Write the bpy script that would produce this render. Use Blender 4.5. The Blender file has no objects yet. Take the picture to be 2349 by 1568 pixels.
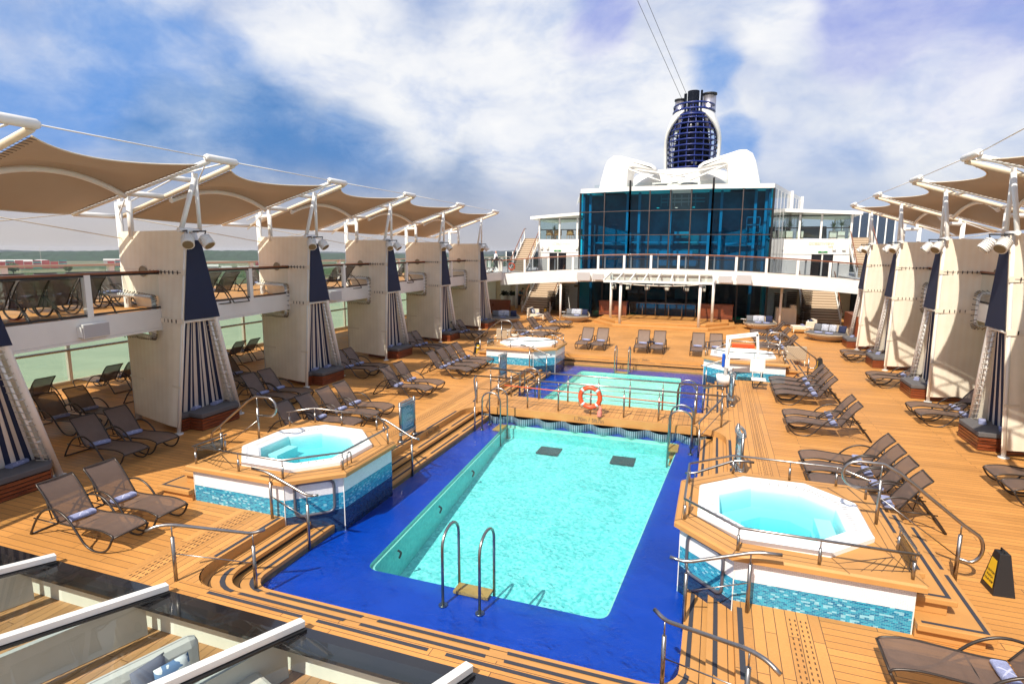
import bpy, bmesh, math, random
from mathutils import Vector, Matrix
R = math.radians
random.seed(7)
SC = bpy.context.scene
COL = SC.collection

# ---------------------------------------------------------------- camera
cam = bpy.data.objects.new('camera', bpy.data.cameras.new('camera'))
COL.objects.link(cam); SC.camera = cam
cam.data.sensor_width = 36.0
cam.data.lens = 36.0 * 1319.3 / 2349.0
cam.data.clip_start = 0.1; cam.data.clip_end = 20000
def _cam():
    yaw, pitch, roll = .34066529, .15527334, .0056773
    f = Vector((-math.sin(yaw)*math.cos(pitch), math.cos(yaw)*math.cos(pitch), -math.sin(pitch)))
    r = Vector((math.cos(yaw), math.sin(yaw), 0)); u = r.cross(f)
    r2 = r*math.cos(roll)+u*math.sin(roll); u2 = -r*math.sin(roll)+u*math.cos(roll)
    m = Matrix((r2, u2, -f)).transposed().to_4x4(); m.translation = Vector((0, 0, 5.0)); return m
cam.matrix_world = _cam()

# ---------------------------------------------------------------- sun, sky, exposure
SUN_EL = R(49); SUN_AZ = math.atan2(-0.24, -0.97)      # the sun stands behind the camera, a little to its left
sd = Vector((math.cos(SUN_EL)*math.sin(SUN_AZ), math.cos(SUN_EL)*math.cos(SUN_AZ), math.sin(SUN_EL)))
sun = bpy.data.objects.new('sun', bpy.data.lights.new('sun', 'SUN')); COL.objects.link(sun)
sun.data.energy = 4.4; sun.data.angle = R(0.53); sun.data.color = (1.0, .93, .80)
sun.rotation_euler = sd.to_track_quat('Z', 'Y').to_euler(); sun.location = (0, 0, 60)
SC.view_settings.view_transform = 'Standard'; SC.view_settings.look = 'None'
SC.view_settings.gamma = 1; SC.view_settings.exposure = 0.52

def N(nt, t, **kw):
    n = nt.nodes.new('ShaderNode'+t)
    for k, v in kw.items():
        if k.startswith('_'): setattr(n, k[1:], v)
        else: n.inputs[k.replace('__', ' ')].default_value = v
    return n
def L(nt, a, b): nt.links.new(a, b)
def ramp(nt, fac, stops, interp='LINEAR'):
    n = nt.nodes.new('ShaderNodeValToRGB'); n.color_ramp.interpolation = interp
    e = n.color_ramp.elements
    while len(e) < len(stops): e.new(.5)
    for i, (p, c) in enumerate(stops):
        e[i].position = p; e[i].color = (c, c, c, 1) if isinstance(c, (int, float)) else (*c, 1)
    if fac is not None: L(nt, fac, n.inputs[0])
    return n.outputs[0]
def mixc(nt, f, a, b, mode='MIX'):
    n = nt.nodes.new('ShaderNodeMix'); n.data_type = 'RGBA'; n.blend_type = mode
    for k, (sock, v) in enumerate(((n.inputs[0], f), (n.inputs[6], a), (n.inputs[7], b))):
        if hasattr(v, 'links'): L(nt, v, sock)
        elif isinstance(v, (int, float)): sock.default_value = v if k == 0 else (v, v, v, 1)
        else: sock.default_value = (*v, 1)
    return n.outputs[2]
def math_(nt, op, a, b=None, c=None, clamp=False):
    n = nt.nodes.new('ShaderNodeMath'); n.operation = op; n.use_clamp = clamp
    for i, v in enumerate((a, b, c)):
        if v is None: continue
        if hasattr(v, 'links'): L(nt, v, n.inputs[i])
        else: n.inputs[i].default_value = v
    return n.outputs[0]

world = bpy.data.worlds.new('World'); SC.world = world; world.use_nodes = True
def build_world():
    nt = world.node_tree; nt.nodes.clear()
    out = nt.nodes.new('ShaderNodeOutputWorld'); bg = nt.nodes.new('ShaderNodeBackground')
    L(nt, bg.outputs[0], out.inputs[0])
    sky = nt.nodes.new('ShaderNodeTexSky'); sky.sky_type = 'NISHITA'; sky.sun_disc = False
    sky.sun_elevation = SUN_EL; sky.sun_rotation = SUN_AZ
    tc = nt.nodes.new('ShaderNodeTexCoord'); g = tc.outputs['Generated']
    # cloud layer: noise over the sky directions, stretched sideways, domain-warped
    mp = N(nt, 'Mapping'); mp.inputs['Scale'].default_value = (1, 1, 1.9); L(nt, g, mp.inputs[0])
    wn = N(nt, 'TexNoise', Scale=2.2, Detail=4.0, Roughness=.55); L(nt, mp.outputs[0], wn.inputs[0])
    wv = nt.nodes.new('ShaderNodeVectorMath'); wv.operation = 'MULTIPLY_ADD'
    L(nt, wn.outputs['Color'], wv.inputs[0]); wv.inputs[1].default_value = (.22, .22, .22); L(nt, mp.outputs[0], wv.inputs[2])
    n1 = N(nt, 'TexNoise', Scale=4.2, Detail=10.0, Roughness=.60); L(nt, wv.outputs[0], n1.inputs[0])
    n2 = N(nt, 'TexNoise', Scale=8., Detail=9.0, Roughness=.62); L(nt, wv.outputs[0], n2.inputs[0])
    n3 = N(nt, 'TexNoise', Scale=12., Detail=10.0, Roughness=.66); L(nt, wv.outputs[0], n3.inputs[0])
    wd = nt.nodes.new('ShaderNodeVectorMath'); wd.operation = 'MULTIPLY_ADD'
    L(nt, wn.outputs['Color'], wd.inputs[0]); wd.inputs[1].default_value = (.24, .24, .20); L(nt, g, wd.inputs[2])
    wn_ = nt.nodes.new('ShaderNodeVectorMath'); wn_.operation = 'SUBTRACT'; L(nt, wd.outputs[0], wn_.inputs[0]); wn_.inputs[1].default_value = (.12, .12, .10)
    nm = nt.nodes.new('ShaderNodeVectorMath'); nm.operation = 'NORMALIZE'; L(nt, wn_.outputs[0], nm.inputs[0])
    def bank(az, el, rad):          # a soft patch of sky round one compass direction
        d = Vector((math.cos(R(el))*math.sin(R(az)), math.cos(R(el))*math.cos(R(az)), math.sin(R(el))))
        dp = nt.nodes.new('ShaderNodeVectorMath'); dp.operation = 'DOT_PRODUCT'; L(nt, nm.outputs[0], dp.inputs[0]); dp.inputs[1].default_value = d
        mr = nt.nodes.new('ShaderNodeMapRange'); mr.interpolation_type = 'SMOOTHSTEP'
        L(nt, dp.outputs['Value'], mr.inputs[0]); mr.inputs[1].default_value = math.cos(R(rad)); mr.inputs[2].default_value = 1.0
        return mr.outputs[0]
    def add(xs):
        s = xs[0]
        for x in xs[1:]: s = math_(nt, 'MAXIMUM', s, x)
        return s
    B = BANKS
    blue = add([bank(*b) for b in B['blue']]); slate = add([bank(*b) for b in B['slate']])
    white = add([bank(*b) for b in B['white']]); violet = add([bank(*b) for b in B['violet']])
    c = ramp(nt, n1.outputs[0], [(.30, (.36, .47, .75)), (.43, (.46, .56, .81)), (.55, (.64, .70, .87)), (.70, (.86, .88, .93))])
    skyb = nt.nodes.new('ShaderNodeVectorMath'); skyb.operation = 'SCALE'; L(nt, sky.outputs[0], skyb.inputs[0]); skyb.inputs['Scale'].default_value = .11
    c = mixc(nt, .12, c, skyb.outputs[0])
    def gate(w, noise, lo, hi, am=1.): 
        m = nt.nodes.new('ShaderNodeMapRange'); m.interpolation_type = 'SMOOTHSTEP'
        L(nt, math_(nt, 'ADD', w, math_(nt, 'MULTIPLY', math_(nt, 'SUBTRACT', noise, .5), am)), m.inputs[0])
        m.inputs[1].default_value = lo; m.inputs[2].default_value = hi; return m.outputs[0]
    inv = math_(nt, 'SUBTRACT', 1.0, n2.outputs[0])
    nz = math_(nt, 'MULTIPLY_ADD', n1.outputs[0], .55, math_(nt, 'MULTIPLY', n3.outputs[0], .45))
    c = mixc(nt, math_(nt, 'MULTIPLY', gate(violet, n2.outputs[0], .0, 1., .8), .75), c, (.22, .29, .78))
    c = mixc(nt, math_(nt, 'MULTIPLY', gate(blue, inv, -.1, 1.05, 1.5), .86), c, (.085, .30, .76))
    c = mixc(nt, math_(nt, 'MULTIPLY', gate(slate, n2.outputs[0], .0, .9, .6), .62), c, ramp(nt, n1.outputs[0], [(.35, (.08, .22, .48)), (.65, (.20, .36, .62))]))
    c = mixc(nt, math_(nt, 'MULTIPLY', gate(white, nz, -.35, 1.15, 2.0), .88), c, ramp(nt, n2.outputs[0], [(.30, (.62, .70, .88)), (.52, (.95, .96, .98)), (.7, (1.05, 1.04, 1.02))]))
    # thick air low over the horizon
    sx = nt.nodes.new('ShaderNodeSeparateXYZ'); L(nt, g, sx.inputs[0])
    hz = nt.nodes.new('ShaderNodeMapRange'); hz.interpolation_type = 'SMOOTHSTEP'; L(nt, sx.outputs[2], hz.inputs[0])
    hz.inputs[1].default_value = .17; hz.inputs[2].default_value = -.01
    hc = ramp(nt, math_(nt, 'MULTIPLY_ADD', sx.outputs[0], .5, .5), [(.1, (.56, .50, .46)), (.40, (.50, .50, .54)), (.60, (.46, .53, .66))])
    c = mixc(nt, math_(nt, 'MULTIPLY', hz.outputs[0], .93), c, hc)
    L(nt, c, bg.inputs[0]); bg.inputs[1].default_value = SKY_STRENGTH
SKY_STRENGTH = 0.70
BANKS = dict(   # azimuth from +Y towards +X, elevation, radius (degrees)
    blue=[(-51, 11, 11), (-43, 10, 9), (-59, 9.5, 8), (-34, 7.5, 6), (-1, 14.5, 3.2), (0.5, 10.5, 2.6)],
    slate=[(-41, 7, 10), (-32, 6, 9), (-49, 6, 8), (-25, 6.5, 7)],
    white=[(-27, 14, 9), (-17, 13, 10), (-9, 12, 8), (-36, 19, 9), (-20, 19, 9), (4, 17, 4), (-50, 21, 6), (17, 9, 8)],
    violet=[(11, 19, 8), (17, 15, 8), (-10.5, 19.5, 5), (22, 19, 8)])
build_world()

# ---------------------------------------------------------------- materials
MATS = {}
def mat(name, col=(.5, .5, .5), rough=.5, metal=0., spec=.5, bump=0., bscale=40., var=0., vscale=3., coat=0., build=None):
    if name in MATS: return MATS[name]
    m = bpy.data.materials.new(name); m.use_nodes = True; MATS[name] = m
    nt = m.node_tree; b = nt.nodes['Principled BSDF']
    b.inputs['Base Color'].default_value = (*col, 1); b.inputs['Roughness'].default_value = rough
    b.inputs['Metallic'].default_value = metal; b.inputs['Specular IOR Level'].default_value = spec
    b.inputs['Coat Weight'].default_value = coat
    tc = nt.nodes.new('ShaderNodeTexCoord')
    if var:
        n = N(nt, 'TexNoise', Scale=vscale, Detail=6.0, Roughness=.6); L(nt, tc.outputs['Object'], n.inputs[0])
        f = ramp(nt, n.outputs[0], [(.3, 1-var), (.7, 1+var*.5)])
        L(nt, mixc(nt, 1.0, col, f, 'MULTIPLY'), b.inputs['Base Color'])
        r = math_(nt, 'MULTIPLY_ADD', n.outputs[0], .25, rough-.12, clamp=True); L(nt, r, b.inputs['Roughness'])
    if bump:
        n = N(nt, 'TexNoise', Scale=bscale, Detail=3.0); L(nt, tc.outputs['Object'], n.inputs[0])
        bp = N(nt, 'Bump', Strength=bump, Distance=.01); L(nt, n.outputs[0], bp.inputs['Height']); L(nt, bp.outputs[0], b.inputs['Normal'])
    if build: build(nt, b, tc)
    return m
def emit(name, col, s):
    m = bpy.data.materials.new(name); m.use_nodes = True; nt = m.node_tree; b = nt.nodes['Principled BSDF']
    b.inputs['Base Color'].default_value = (0, 0, 0, 1); b.inputs['Emission Color'].default_value = (*col, 1); b.inputs['Emission Strength'].default_value = s
    MATS[name] = m; return m

def planks(name, swap, base, pw=.145, pl=2.3, line=(.10, .055, .03)):
    def f(nt, b, tc):
        uv = tc.outputs['UV']; mp = N(nt, 'Mapping'); L(nt, uv, mp.inputs[0])
        if swap: mp.inputs['Rotation'].default_value = (0, 0, R(90))
        br = nt.nodes.new('ShaderNodeTexBrick'); L(nt, mp.outputs[0], br.inputs[0])
        br.offset = .37; br.inputs['Scale'].default_value = 1; br.inputs['Brick Width'].default_value = pl; br.inputs['Row Height'].default_value = pw
        br.inputs['Mortar Size'].default_value = .0052; br.inputs['Mortar Smooth'].default_value = .2
        br.inputs['Color1'].default_value = (*[c*.85 for c in base], 1); br.inputs['Color2'].default_value = (*[min(1, c*1.10) for c in base], 1)
        br.inputs['Mortar'].default_value = (*line, 1)
        n = N(nt, 'TexNoise', Scale=.55, Detail=5.0, Roughness=.6); L(nt, uv, n.inputs[0])
        n2 = N(nt, 'TexNoise', Scale=30., Detail=3.0); L(nt, uv, n2.inputs[0])
        c = mixc(nt, 1., br.outputs[0], ramp(nt, n.outputs[0], [(.3, .86), (.7, 1.08)]), 'MULTIPLY')
        c = mixc(nt, 1., c, ramp(nt, n2.outputs[0], [(.3, .93), (.7, 1.05)]), 'MULTIPLY')
        L(nt, c, b.inputs['Base Color'])
        L(nt, ramp(nt, n.outputs[0], [(.3, .42), (.7, .62)]), b.inputs['Roughness'])
        bp = N(nt, 'Bump', Strength=.35, Distance=.004); L(nt, math_(nt, 'SUBTRACT', 1., br.outputs['Fac']), bp.inputs['Height']); L(nt, bp.outputs[0], b.inputs['Normal'])
    return mat(name, base, .5, spec=.35, build=f)
WOOD = (.565, .258, .070)
M_DECKX = planks('deck_planks_across', False, WOOD)
M_DECKY = planks('deck_planks_along', True, (.56, .265, .078))
M_TRIM = mat('deck_trim', (.53, .26, .08), .5, var=.12, vscale=1.5, bump=.15, bscale=60, spec=.35)
M_STRIP = mat('anti_slip_strip', (.035, .037, .05), .85, bump=.4, bscale=120)
M_BLACK = mat('black', (.012, .012, .014), .5)
M_STEEL = mat('polished_steel', (.36, .33, .31), .30, metal=1., var=.1, vscale=9)
M_WHITE = mat('white_paint', (.78, .76, .73), .38, var=.06, vscale=1.2, coat=.2)
M_WHITED = mat('white_paint_weathered', (.74, .71, .67), .5, var=.10, vscale=.8)
M_CREAMP = mat('cream_paint', (.74, .62, .46), .5, var=.08)
M_TEAK = mat('teak_rail', (.22, .065, .02), .35, var=.2, vscale=6, coat=.3)
M_NAVY = mat('navy_canvas', (.015, .022, .058), .9, bump=.3, bscale=150, var=.12, vscale=2)
M_GRAYC = mat('grey_cushion', (.115, .105, .105), .95, bump=.5, bscale=160, var=.10, vscale=5)
M_DFRAME = mat('bronze_tube', (.045, .033, .027), .35, metal=.35)
M_DKGREY = mat('dark_grey', (.05, .05, .055), .5)
M_ORANGE = mat('buoy_orange', (.75, .085, .02), .4, var=.08)
M_REFL = mat('reflective_band', (.65, .65, .66), .3)
M_ROPE = mat('rope', (.06, .05, .05), .8)
M_SHELL = mat('tub_shell', (.86, .86, .86), .18, coat=.5)
M_SHELLIN = mat('tub_basin', (.78, .88, .88), .25)
def absorb(name, col, d):
    m = bpy.data.materials.new(name); m.use_nodes = True; nt = m.node_tree; nt.nodes.clear(); o = nt.nodes.new('ShaderNodeOutputMaterial'); v = nt.nodes.new('ShaderNodeVolumeAbsorption')
    v.inputs[0].default_value = (*col, 1); v.inputs[1].default_value = d; L(nt, v.outputs[0], o.inputs['Volume']); return m
M_TUBV = absorb('tub_water_body', (.12, .84, .90), 1.15)
M_YELLOW = mat('sign_yellow', (.80, .50, .02), .5)
M_GREEN = mat('exit_green', (.02, .22, .05), .4)
M_REDPNL = mat('mahogany_panel', (.20, .045, .015), .3, var=.25, vscale=4, coat=.4)
M_SPEAK = mat('speaker_grille', (.46, .44, .44), .7, bump=.5, bscale=250)
M_PINK = mat('pink_bag', (.75, .22, .17), .8, bump=.5, bscale=60)
def _slats(nt, b, tc):
    sx = nt.nodes.new('ShaderNodeSeparateXYZ'); L(nt, tc.outputs['UV'], sx.inputs[0])
    n = N(nt, 'TexNoise', Scale=3., Detail=6.); mp = N(nt, 'Mapping'); mp.inputs['Scale'].default_value = (1, 9, 1); L(nt, tc.outputs['UV'], mp.inputs[0]); L(nt, mp.outputs[0], n.inputs[0])
    L(nt, ramp(nt, n.outputs[0], [(.3, (.10, .020, .008)), (.7, (.30, .07, .02))]), b.inputs['Base Color'])
M_SLAT = mat('red_cedar', (.3, .06, .02), .35, coat=.2, build=_slats)

def _fabric(nt, b, tc):        # woven shade mesh: lets light and a little view through
    mp = N(nt, 'Mapping'); L(nt, tc.outputs['UV'], mp.inputs[0])
    w = N(nt, 'TexWave', Scale=1.6, Distortion=.6, Detail=2.0); w.bands_direction = 'X'; L(nt, mp.outputs[0], w.inputs[0])
    n = N(nt, 'TexNoise', Scale=1.3, Detail=5.); L(nt, tc.outputs['UV'], n.inputs[0])
    c = mixc(nt, ramp(nt, w.outputs[1], [(.2, 0.), (.8, .35)]), (.97, .88, .73), (.92, .80, .63))
    c = mixc(nt, 1., c, ramp(nt, n.outputs[0], [(.3, .92), (.7, 1.05)]), 'MULTIPLY')
    out = [x for x in nt.nodes if x.type == 'OUTPUT_MATERIAL'][0]
    L(nt, c, b.inputs['Base Color']); b.inputs['Roughness'].default_value = .8; b.inputs['Specular IOR Level'].default_value = .2
    tl = nt.nodes.new('ShaderNodeBsdfTranslucent'); L(nt, c, tl.inputs[0])
    tp = nt.nodes.new('ShaderNodeBsdfTransparent')
    m1 = nt.nodes.new('ShaderNodeMixShader'); m1.inputs[0].default_value = .20; L(nt, b.outputs[0], m1.inputs[1]); L(nt, tl.outputs[0], m1.inputs[2])
    m2 = nt.nodes.new('ShaderNodeMixShader'); m2.inputs[0].default_value = .03; L(nt, m1.outputs[0], m2.inputs[1]); L(nt, tp.outputs[0], m2.inputs[2])
    L(nt, m2.outputs[0], out.inputs[0])
M_FABRIC = mat('cream_shade_cloth', build=_fabric)
def _canopy(nt, b, tc):
    n = N(nt, 'TexNoise', Scale=.9, Detail=5.); L(nt, tc.outputs['Object'], n.inputs[0])
    c = mixc(nt, 1., (.225, .168, .122), ramp(nt, n.outputs[0], [(.3, .90), (.7, 1.08)]), 'MULTIPLY')
    out = [x for x in nt.nodes if x.type == 'OUTPUT_MATERIAL'][0]
    L(nt, c, b.inputs['Base Color']); b.inputs['Roughness'].default_value = .6
    tl = nt.nodes.new('ShaderNodeBsdfTranslucent'); tl.inputs[0].default_value = (.34, .20, .11, 1)
    m1 = nt.nodes.new('ShaderNodeMixShader'); m1.inputs[0].default_value = .16; L(nt, b.outputs[0], m1.inputs[1]); L(nt, tl.outputs[0], m1.inputs[2])
    L(nt, m1.outputs[0], out.inputs[0])
M_CANOPY = mat('tan_canopy_cloth', build=_canopy)
def _stripe(nt, b, tc):
    sx = nt.nodes.new('ShaderNodeSeparateXYZ'); L(nt, tc.outputs['UV'], sx.inputs[0])
    fr = math_(nt, 'FRACT', math_(nt, 'MULTIPLY', sx.outputs[0], 1/.20))
    f = math_(nt, 'GREATER_THAN', fr, .5)
    L(nt, mixc(nt, f, (.62, .56, .50), (.012, .02, .06)), b.inputs['Base Color'])
M_STRIPE = mat('striped_canvas', rough=.85, build=_stripe)
def _sling(nt, b, tc):
    n = N(nt, 'TexNoise', Scale=6., Detail=4.); L(nt, tc.outputs['Object'], n.inputs[0])
    w = N(nt, 'TexNoise', Scale=220., Detail=1.); L(nt, tc.outputs['Object'], w.inputs[0])
    c = mixc(nt, 1., (.135, .088, .068), ramp(nt, n.outputs[0], [(.3, .9), (.7, 1.08)]), 'MULTIPLY')
    c = mixc(nt, 1., c, ramp(nt, w.outputs[0], [(.3, .85), (.7, 1.12)]), 'MULTIPLY')
    L(nt, c, b.inputs['Base Color']); b.inputs['Roughness'].default_value = .6
    out = [x for x in nt.nodes if x.type == 'OUTPUT_MATERIAL'][0]; tp = nt.nodes.new('ShaderNodeBsdfTransparent')
    m2 = nt.nodes.new('ShaderNodeMixShader'); m2.inputs[0].default_value = .13; L(nt, b.outputs[0], m2.inputs[1]); L(nt, tp.outputs[0], m2.inputs[2]); L(nt, m2.outputs[0], out.inputs[0])
M_SLING = mat('brown_sling_mesh', build=_sling)
def _towel(nt, b, tc):
    sx = nt.nodes.new('ShaderNodeSeparateXYZ'); L(nt, tc.outputs['Object'], sx.inputs[0])
    x = math_(nt, 'MULTIPLY', sx.outputs[1], 1.0); y = sx.outputs[0]
    def bar(s): return math_(nt, 'LESS_THAN', math_(nt, 'ABSOLUTE', math_(nt, 'ADD', x, math_(nt, 'MULTIPLY', y, s))), .016)
    lim = math_(nt, 'LESS_THAN', math_(nt, 'ABSOLUTE', x), .075)
    f = math_(nt, 'MULTIPLY', math_(nt, 'MAXIMUM', bar(1.1), bar(-1.1)), lim)
    n = N(nt, 'TexNoise', Scale=60., Detail=3.); L(nt, tc.outputs['Object'], n.inputs[0])
    c = mixc(nt, math_(nt, 'MULTIPLY', f, .8), (.25, .27, .43), (.50, .51, .66))
    L(nt, mixc(nt, 1., c, ramp(nt, n.outputs[0], [(.3, .8), (.7, 1.15)]), 'MULTIPLY'), b.inputs['Base Color'])
    bp = N(nt, 'Bump', Strength=.6, Distance=.01); L(nt, n.outputs[0], bp.inputs['Height']); L(nt, bp.outputs[0], b.inputs['Normal'])
M_TOWEL = mat('blue_towel', rough=.95, build=_towel)
def _mosaic(nt, b, tc):
    uv = tc.outputs['UV']
    def brk(c1, c2, mo):
        br = nt.nodes.new('ShaderNodeTexBrick'); L(nt, uv, br.inputs[0]); br.inputs['Scale'].default_value = 1
        br.inputs['Brick Width'].default_value = .056; br.inputs['Row Height'].default_value = .024; br.inputs['Mortar Size'].default_value = .0022
        br.inputs['Color1'].default_value = (*c1, 1); br.inputs['Color2'].default_value = (*c2, 1); br.inputs['Mortar'].default_value = (*mo, 1); return br
    wh = brk((.74, .74, .76), (.84, .84, .86), (.55, .54, .53))
    aq = brk((.0, .11, .26), (.03, .36, .52), (.12, .36, .46))
    nv = brk((.004, .012, .05), (.01, .05, .13), (.05, .08, .14))
    # a few tiles paler than their neighbours
    mp = N(nt, 'Mapping'); mp.inputs['Scale'].default_value = (17.857, 41.667, 1); L(nt, uv, mp.inputs[0])
    wn = nt.nodes.new('ShaderNodeTexWhiteNoise'); wn.noise_dimensions = '2D'
    fl = nt.nodes.new('ShaderNodeVectorMath'); fl.operation = 'FLOOR'; L(nt, mp.outputs[0], fl.inputs[0]); L(nt, fl.outputs[0], wn.inputs[0])
    aqc = mixc(nt, math_(nt, 'MULTIPLY', math_(nt, 'GREATER_THAN', wn.outputs[0], .90), .45), aq.outputs[0], (.45, .78, .85))
    sx = nt.nodes.new('ShaderNodeSeparateXYZ'); L(nt, uv, sx.inputs[0])
    c = mixc(nt, math_(nt, 'GREATER_THAN', sx.outputs[1], .33), mixc(nt, math_(nt, 'GREATER_THAN', sx.outputs[1], -.01), nv.outputs[0], aqc), wh.outputs[0])
    L(nt, c, b.inputs['Base Color'])
M_MOSAIC = mat('mosaic_tiles', rough=.18, build=_mosaic)
def _rippletile(c1, c2, sc):  # cell-to-cell tone puts the water's ripple sparkle into the tile colour
    def f(nt, b, tc):
        br = nt.nodes.new('ShaderNodeTexVoronoi'); L(nt, tc.outputs['Object'], br.inputs[0]); br.inputs['Scale'].default_value = sc
        n = N(nt, 'TexNoise', Scale=1.2, Detail=6., Roughness=.6); L(nt, tc.outputs['Object'], n.inputs[0])
        sx = nt.nodes.new('ShaderNodeSeparateXYZ'); L(nt, br.outputs['Color'], sx.inputs[0])
        L(nt, mixc(nt, math_(nt, 'MULTIPLY_ADD', n.outputs[0], .35, math_(nt, 'MULTIPLY', sx.outputs[0], .8), clamp=True), c1, c2), b.inputs['Base Color'])
    return f
M_PFLOOR = mat('pool_floor_ripple_tiles', rough=.5, build=_rippletile((.07, .46, .47), (.30, .76, .74), 18))
M_PWALL = mat('pool_wall_tiles', rough=.5, build=_rippletile((.10, .52, .52), (.20, .65, .63), 16))
M_PFAR = mat('shallow_floor_ripple_tiles', rough=.5, build=_rippletile((.36, .76, .62), (.58, .86, .74), 13))
M_PRIM = mat('pool_rim', (.35, .68, .60), .4)
M_BLUE = mat('blue_shelf', (.0, .048, .40), .35, var=.12, vscale=1.)
def water(name, tint, bs, bd, sc=9.):
    m = bpy.data.materials.new(name); m.use_nodes = True; MATS[name] = m; nt = m.node_tree; nt.nodes.clear()
    out = nt.nodes.new('ShaderNodeOutputMaterial'); tp = nt.nodes.new('ShaderNodeBsdfTransparent'); tp.inputs[0].default_value = (*tint, 1)
    gl = nt.nodes.new('ShaderNodeBsdfGlossy'); gl.inputs['Roughness'].default_value = .03
    fr = nt.nodes.new('ShaderNodeFresnel'); fr.inputs[0].default_value = 1.33
    tc = nt.nodes.new('ShaderNodeTexCoord'); n = N(nt, 'TexNoise', Scale=sc, Detail=4., Roughness=.55, Distortion=.6); L(nt, tc.outputs['Object'], n.inputs[0])
    n2 = N(nt, 'TexNoise', Scale=1.3, Detail=2.); L(nt, tc.outputs['Object'], n2.inputs[0])
    h = math_(nt, 'MULTIPLY', n.outputs[0], ramp(nt, n2.outputs[0], [(.38, .25), (.62, 1.)]))
    bp = N(nt, 'Bump', Strength=bs, Distance=bd); L(nt, h, bp.inputs['Height'])
    L(nt, bp.outputs[0], gl.inputs['Normal']); L(nt, bp.outputs[0], fr.inputs['Normal'])
    mx = nt.nodes.new('ShaderNodeMixShader'); L(nt, fr.outputs[0], mx.inputs[0]); L(nt, tp.outputs[0], mx.inputs[1]); L(nt, gl.outputs[0], mx.inputs[2]); L(nt, mx.outputs[0], out.inputs[0])
    return m
M_WATER = water('pool_water', (.80, .98, .98), .5, .05)
M_TUBW = water('tub_water', (.86, .98, .99), .4, .015, 14.)
def schlick(nt, f0):
    g = nt.nodes.new('ShaderNodeNewGeometry'); d = nt.nodes.new('ShaderNodeVectorMath'); d.operation = 'DOT_PRODUCT'
    L(nt, g.outputs['Incoming'], d.inputs[0]); L(nt, g.outputs['Normal'], d.inputs[1])
    c = math_(nt, 'ABSOLUTE', d.outputs['Value']); p = math_(nt, 'POWER', math_(nt, 'SUBTRACT', 1., c, clamp=True), 5.)
    return math_(nt, 'MULTIPLY_ADD', p, 1-f0, f0)
def glass(name, tint, refl=1.0, rough=.0):
    m = bpy.data.materials.new(name); m.use_nodes = True; MATS[name] = m; nt = m.node_tree; nt.nodes.clear()
    out = nt.nodes.new('ShaderNodeOutputMaterial'); tp = nt.nodes.new('ShaderNodeBsdfTransparent'); tp.inputs[0].default_value = (*tint, 1)
    gl = nt.nodes.new('ShaderNodeBsdfGlossy'); gl.inputs['Roughness'].default_value = rough
    mx = nt.nodes.new('ShaderNodeMixShader'); L(nt, math_(nt, 'MULTIPLY', schlick(nt, .06), refl), mx.inputs[0]); L(nt, tp.outputs[0], mx.inputs[1]); L(nt, gl.outputs[0], mx.inputs[2]); L(nt, mx.outputs[0], out.inputs[0])
    return m
M_GLASS = glass('clear_glass', (.86, .92, .90), .8)
M_GLASSG = glass('green_glass', (.86, .91, .80), .8)
M_GLASSB = glass('teal_solar_glass', (.008, .42, .66), .40)
M_GLASSS = glass('smoked_glass', (.40, .44, .48), .9)
M_GLASSR = glass('roof_light_glass', (.84, .89, .86), .7)
M_SIGNB = mat('blue_sign_glass', (.10, .27, .36), .15, coat=.6)
def _wicker(nt, b, tc):
    w = N(nt, 'TexWave', Scale=9., Distortion=1.5); w.bands_direction = 'DIAGONAL'; L(nt, tc.outputs['Object'], w.inputs[0])
    L(nt, ramp(nt, w.outputs[1], [(.2, (.34, .24, .15)), (.7, (.60, .48, .34))]), b.inputs['Base Color'])
    bp = N(nt, 'Bump', Strength=.8, Distance=.02); L(nt, w.outputs[1], bp.inputs['Height']); L(nt, bp.outputs[0], b.inputs['Normal'])
M_WICKER = mat('wicker', rough=.7, build=_wicker)
def _zebra(nt, b, tc):
    w = N(nt, 'TexWave', Scale=9., Distortion=9., Detail=2.); w.bands_direction = 'X'; L(nt, tc.outputs['Object'], w.inputs[0])
    L(nt, ramp(nt, w.outputs[1], [(.40, (.04, .06, .16)), (.52, (.72, .72, .74))]), b.inputs['Base Color'])
M_ZEBRA = mat('zebra_print', rough=.9, build=_zebra)
M_PILLOWB = mat('navy_pillow', (.015, .02, .06), .9)
M_CREAMC = mat('cream_cushion', (.68, .58, .45), .9, bump=.3, bscale=80)

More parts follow.
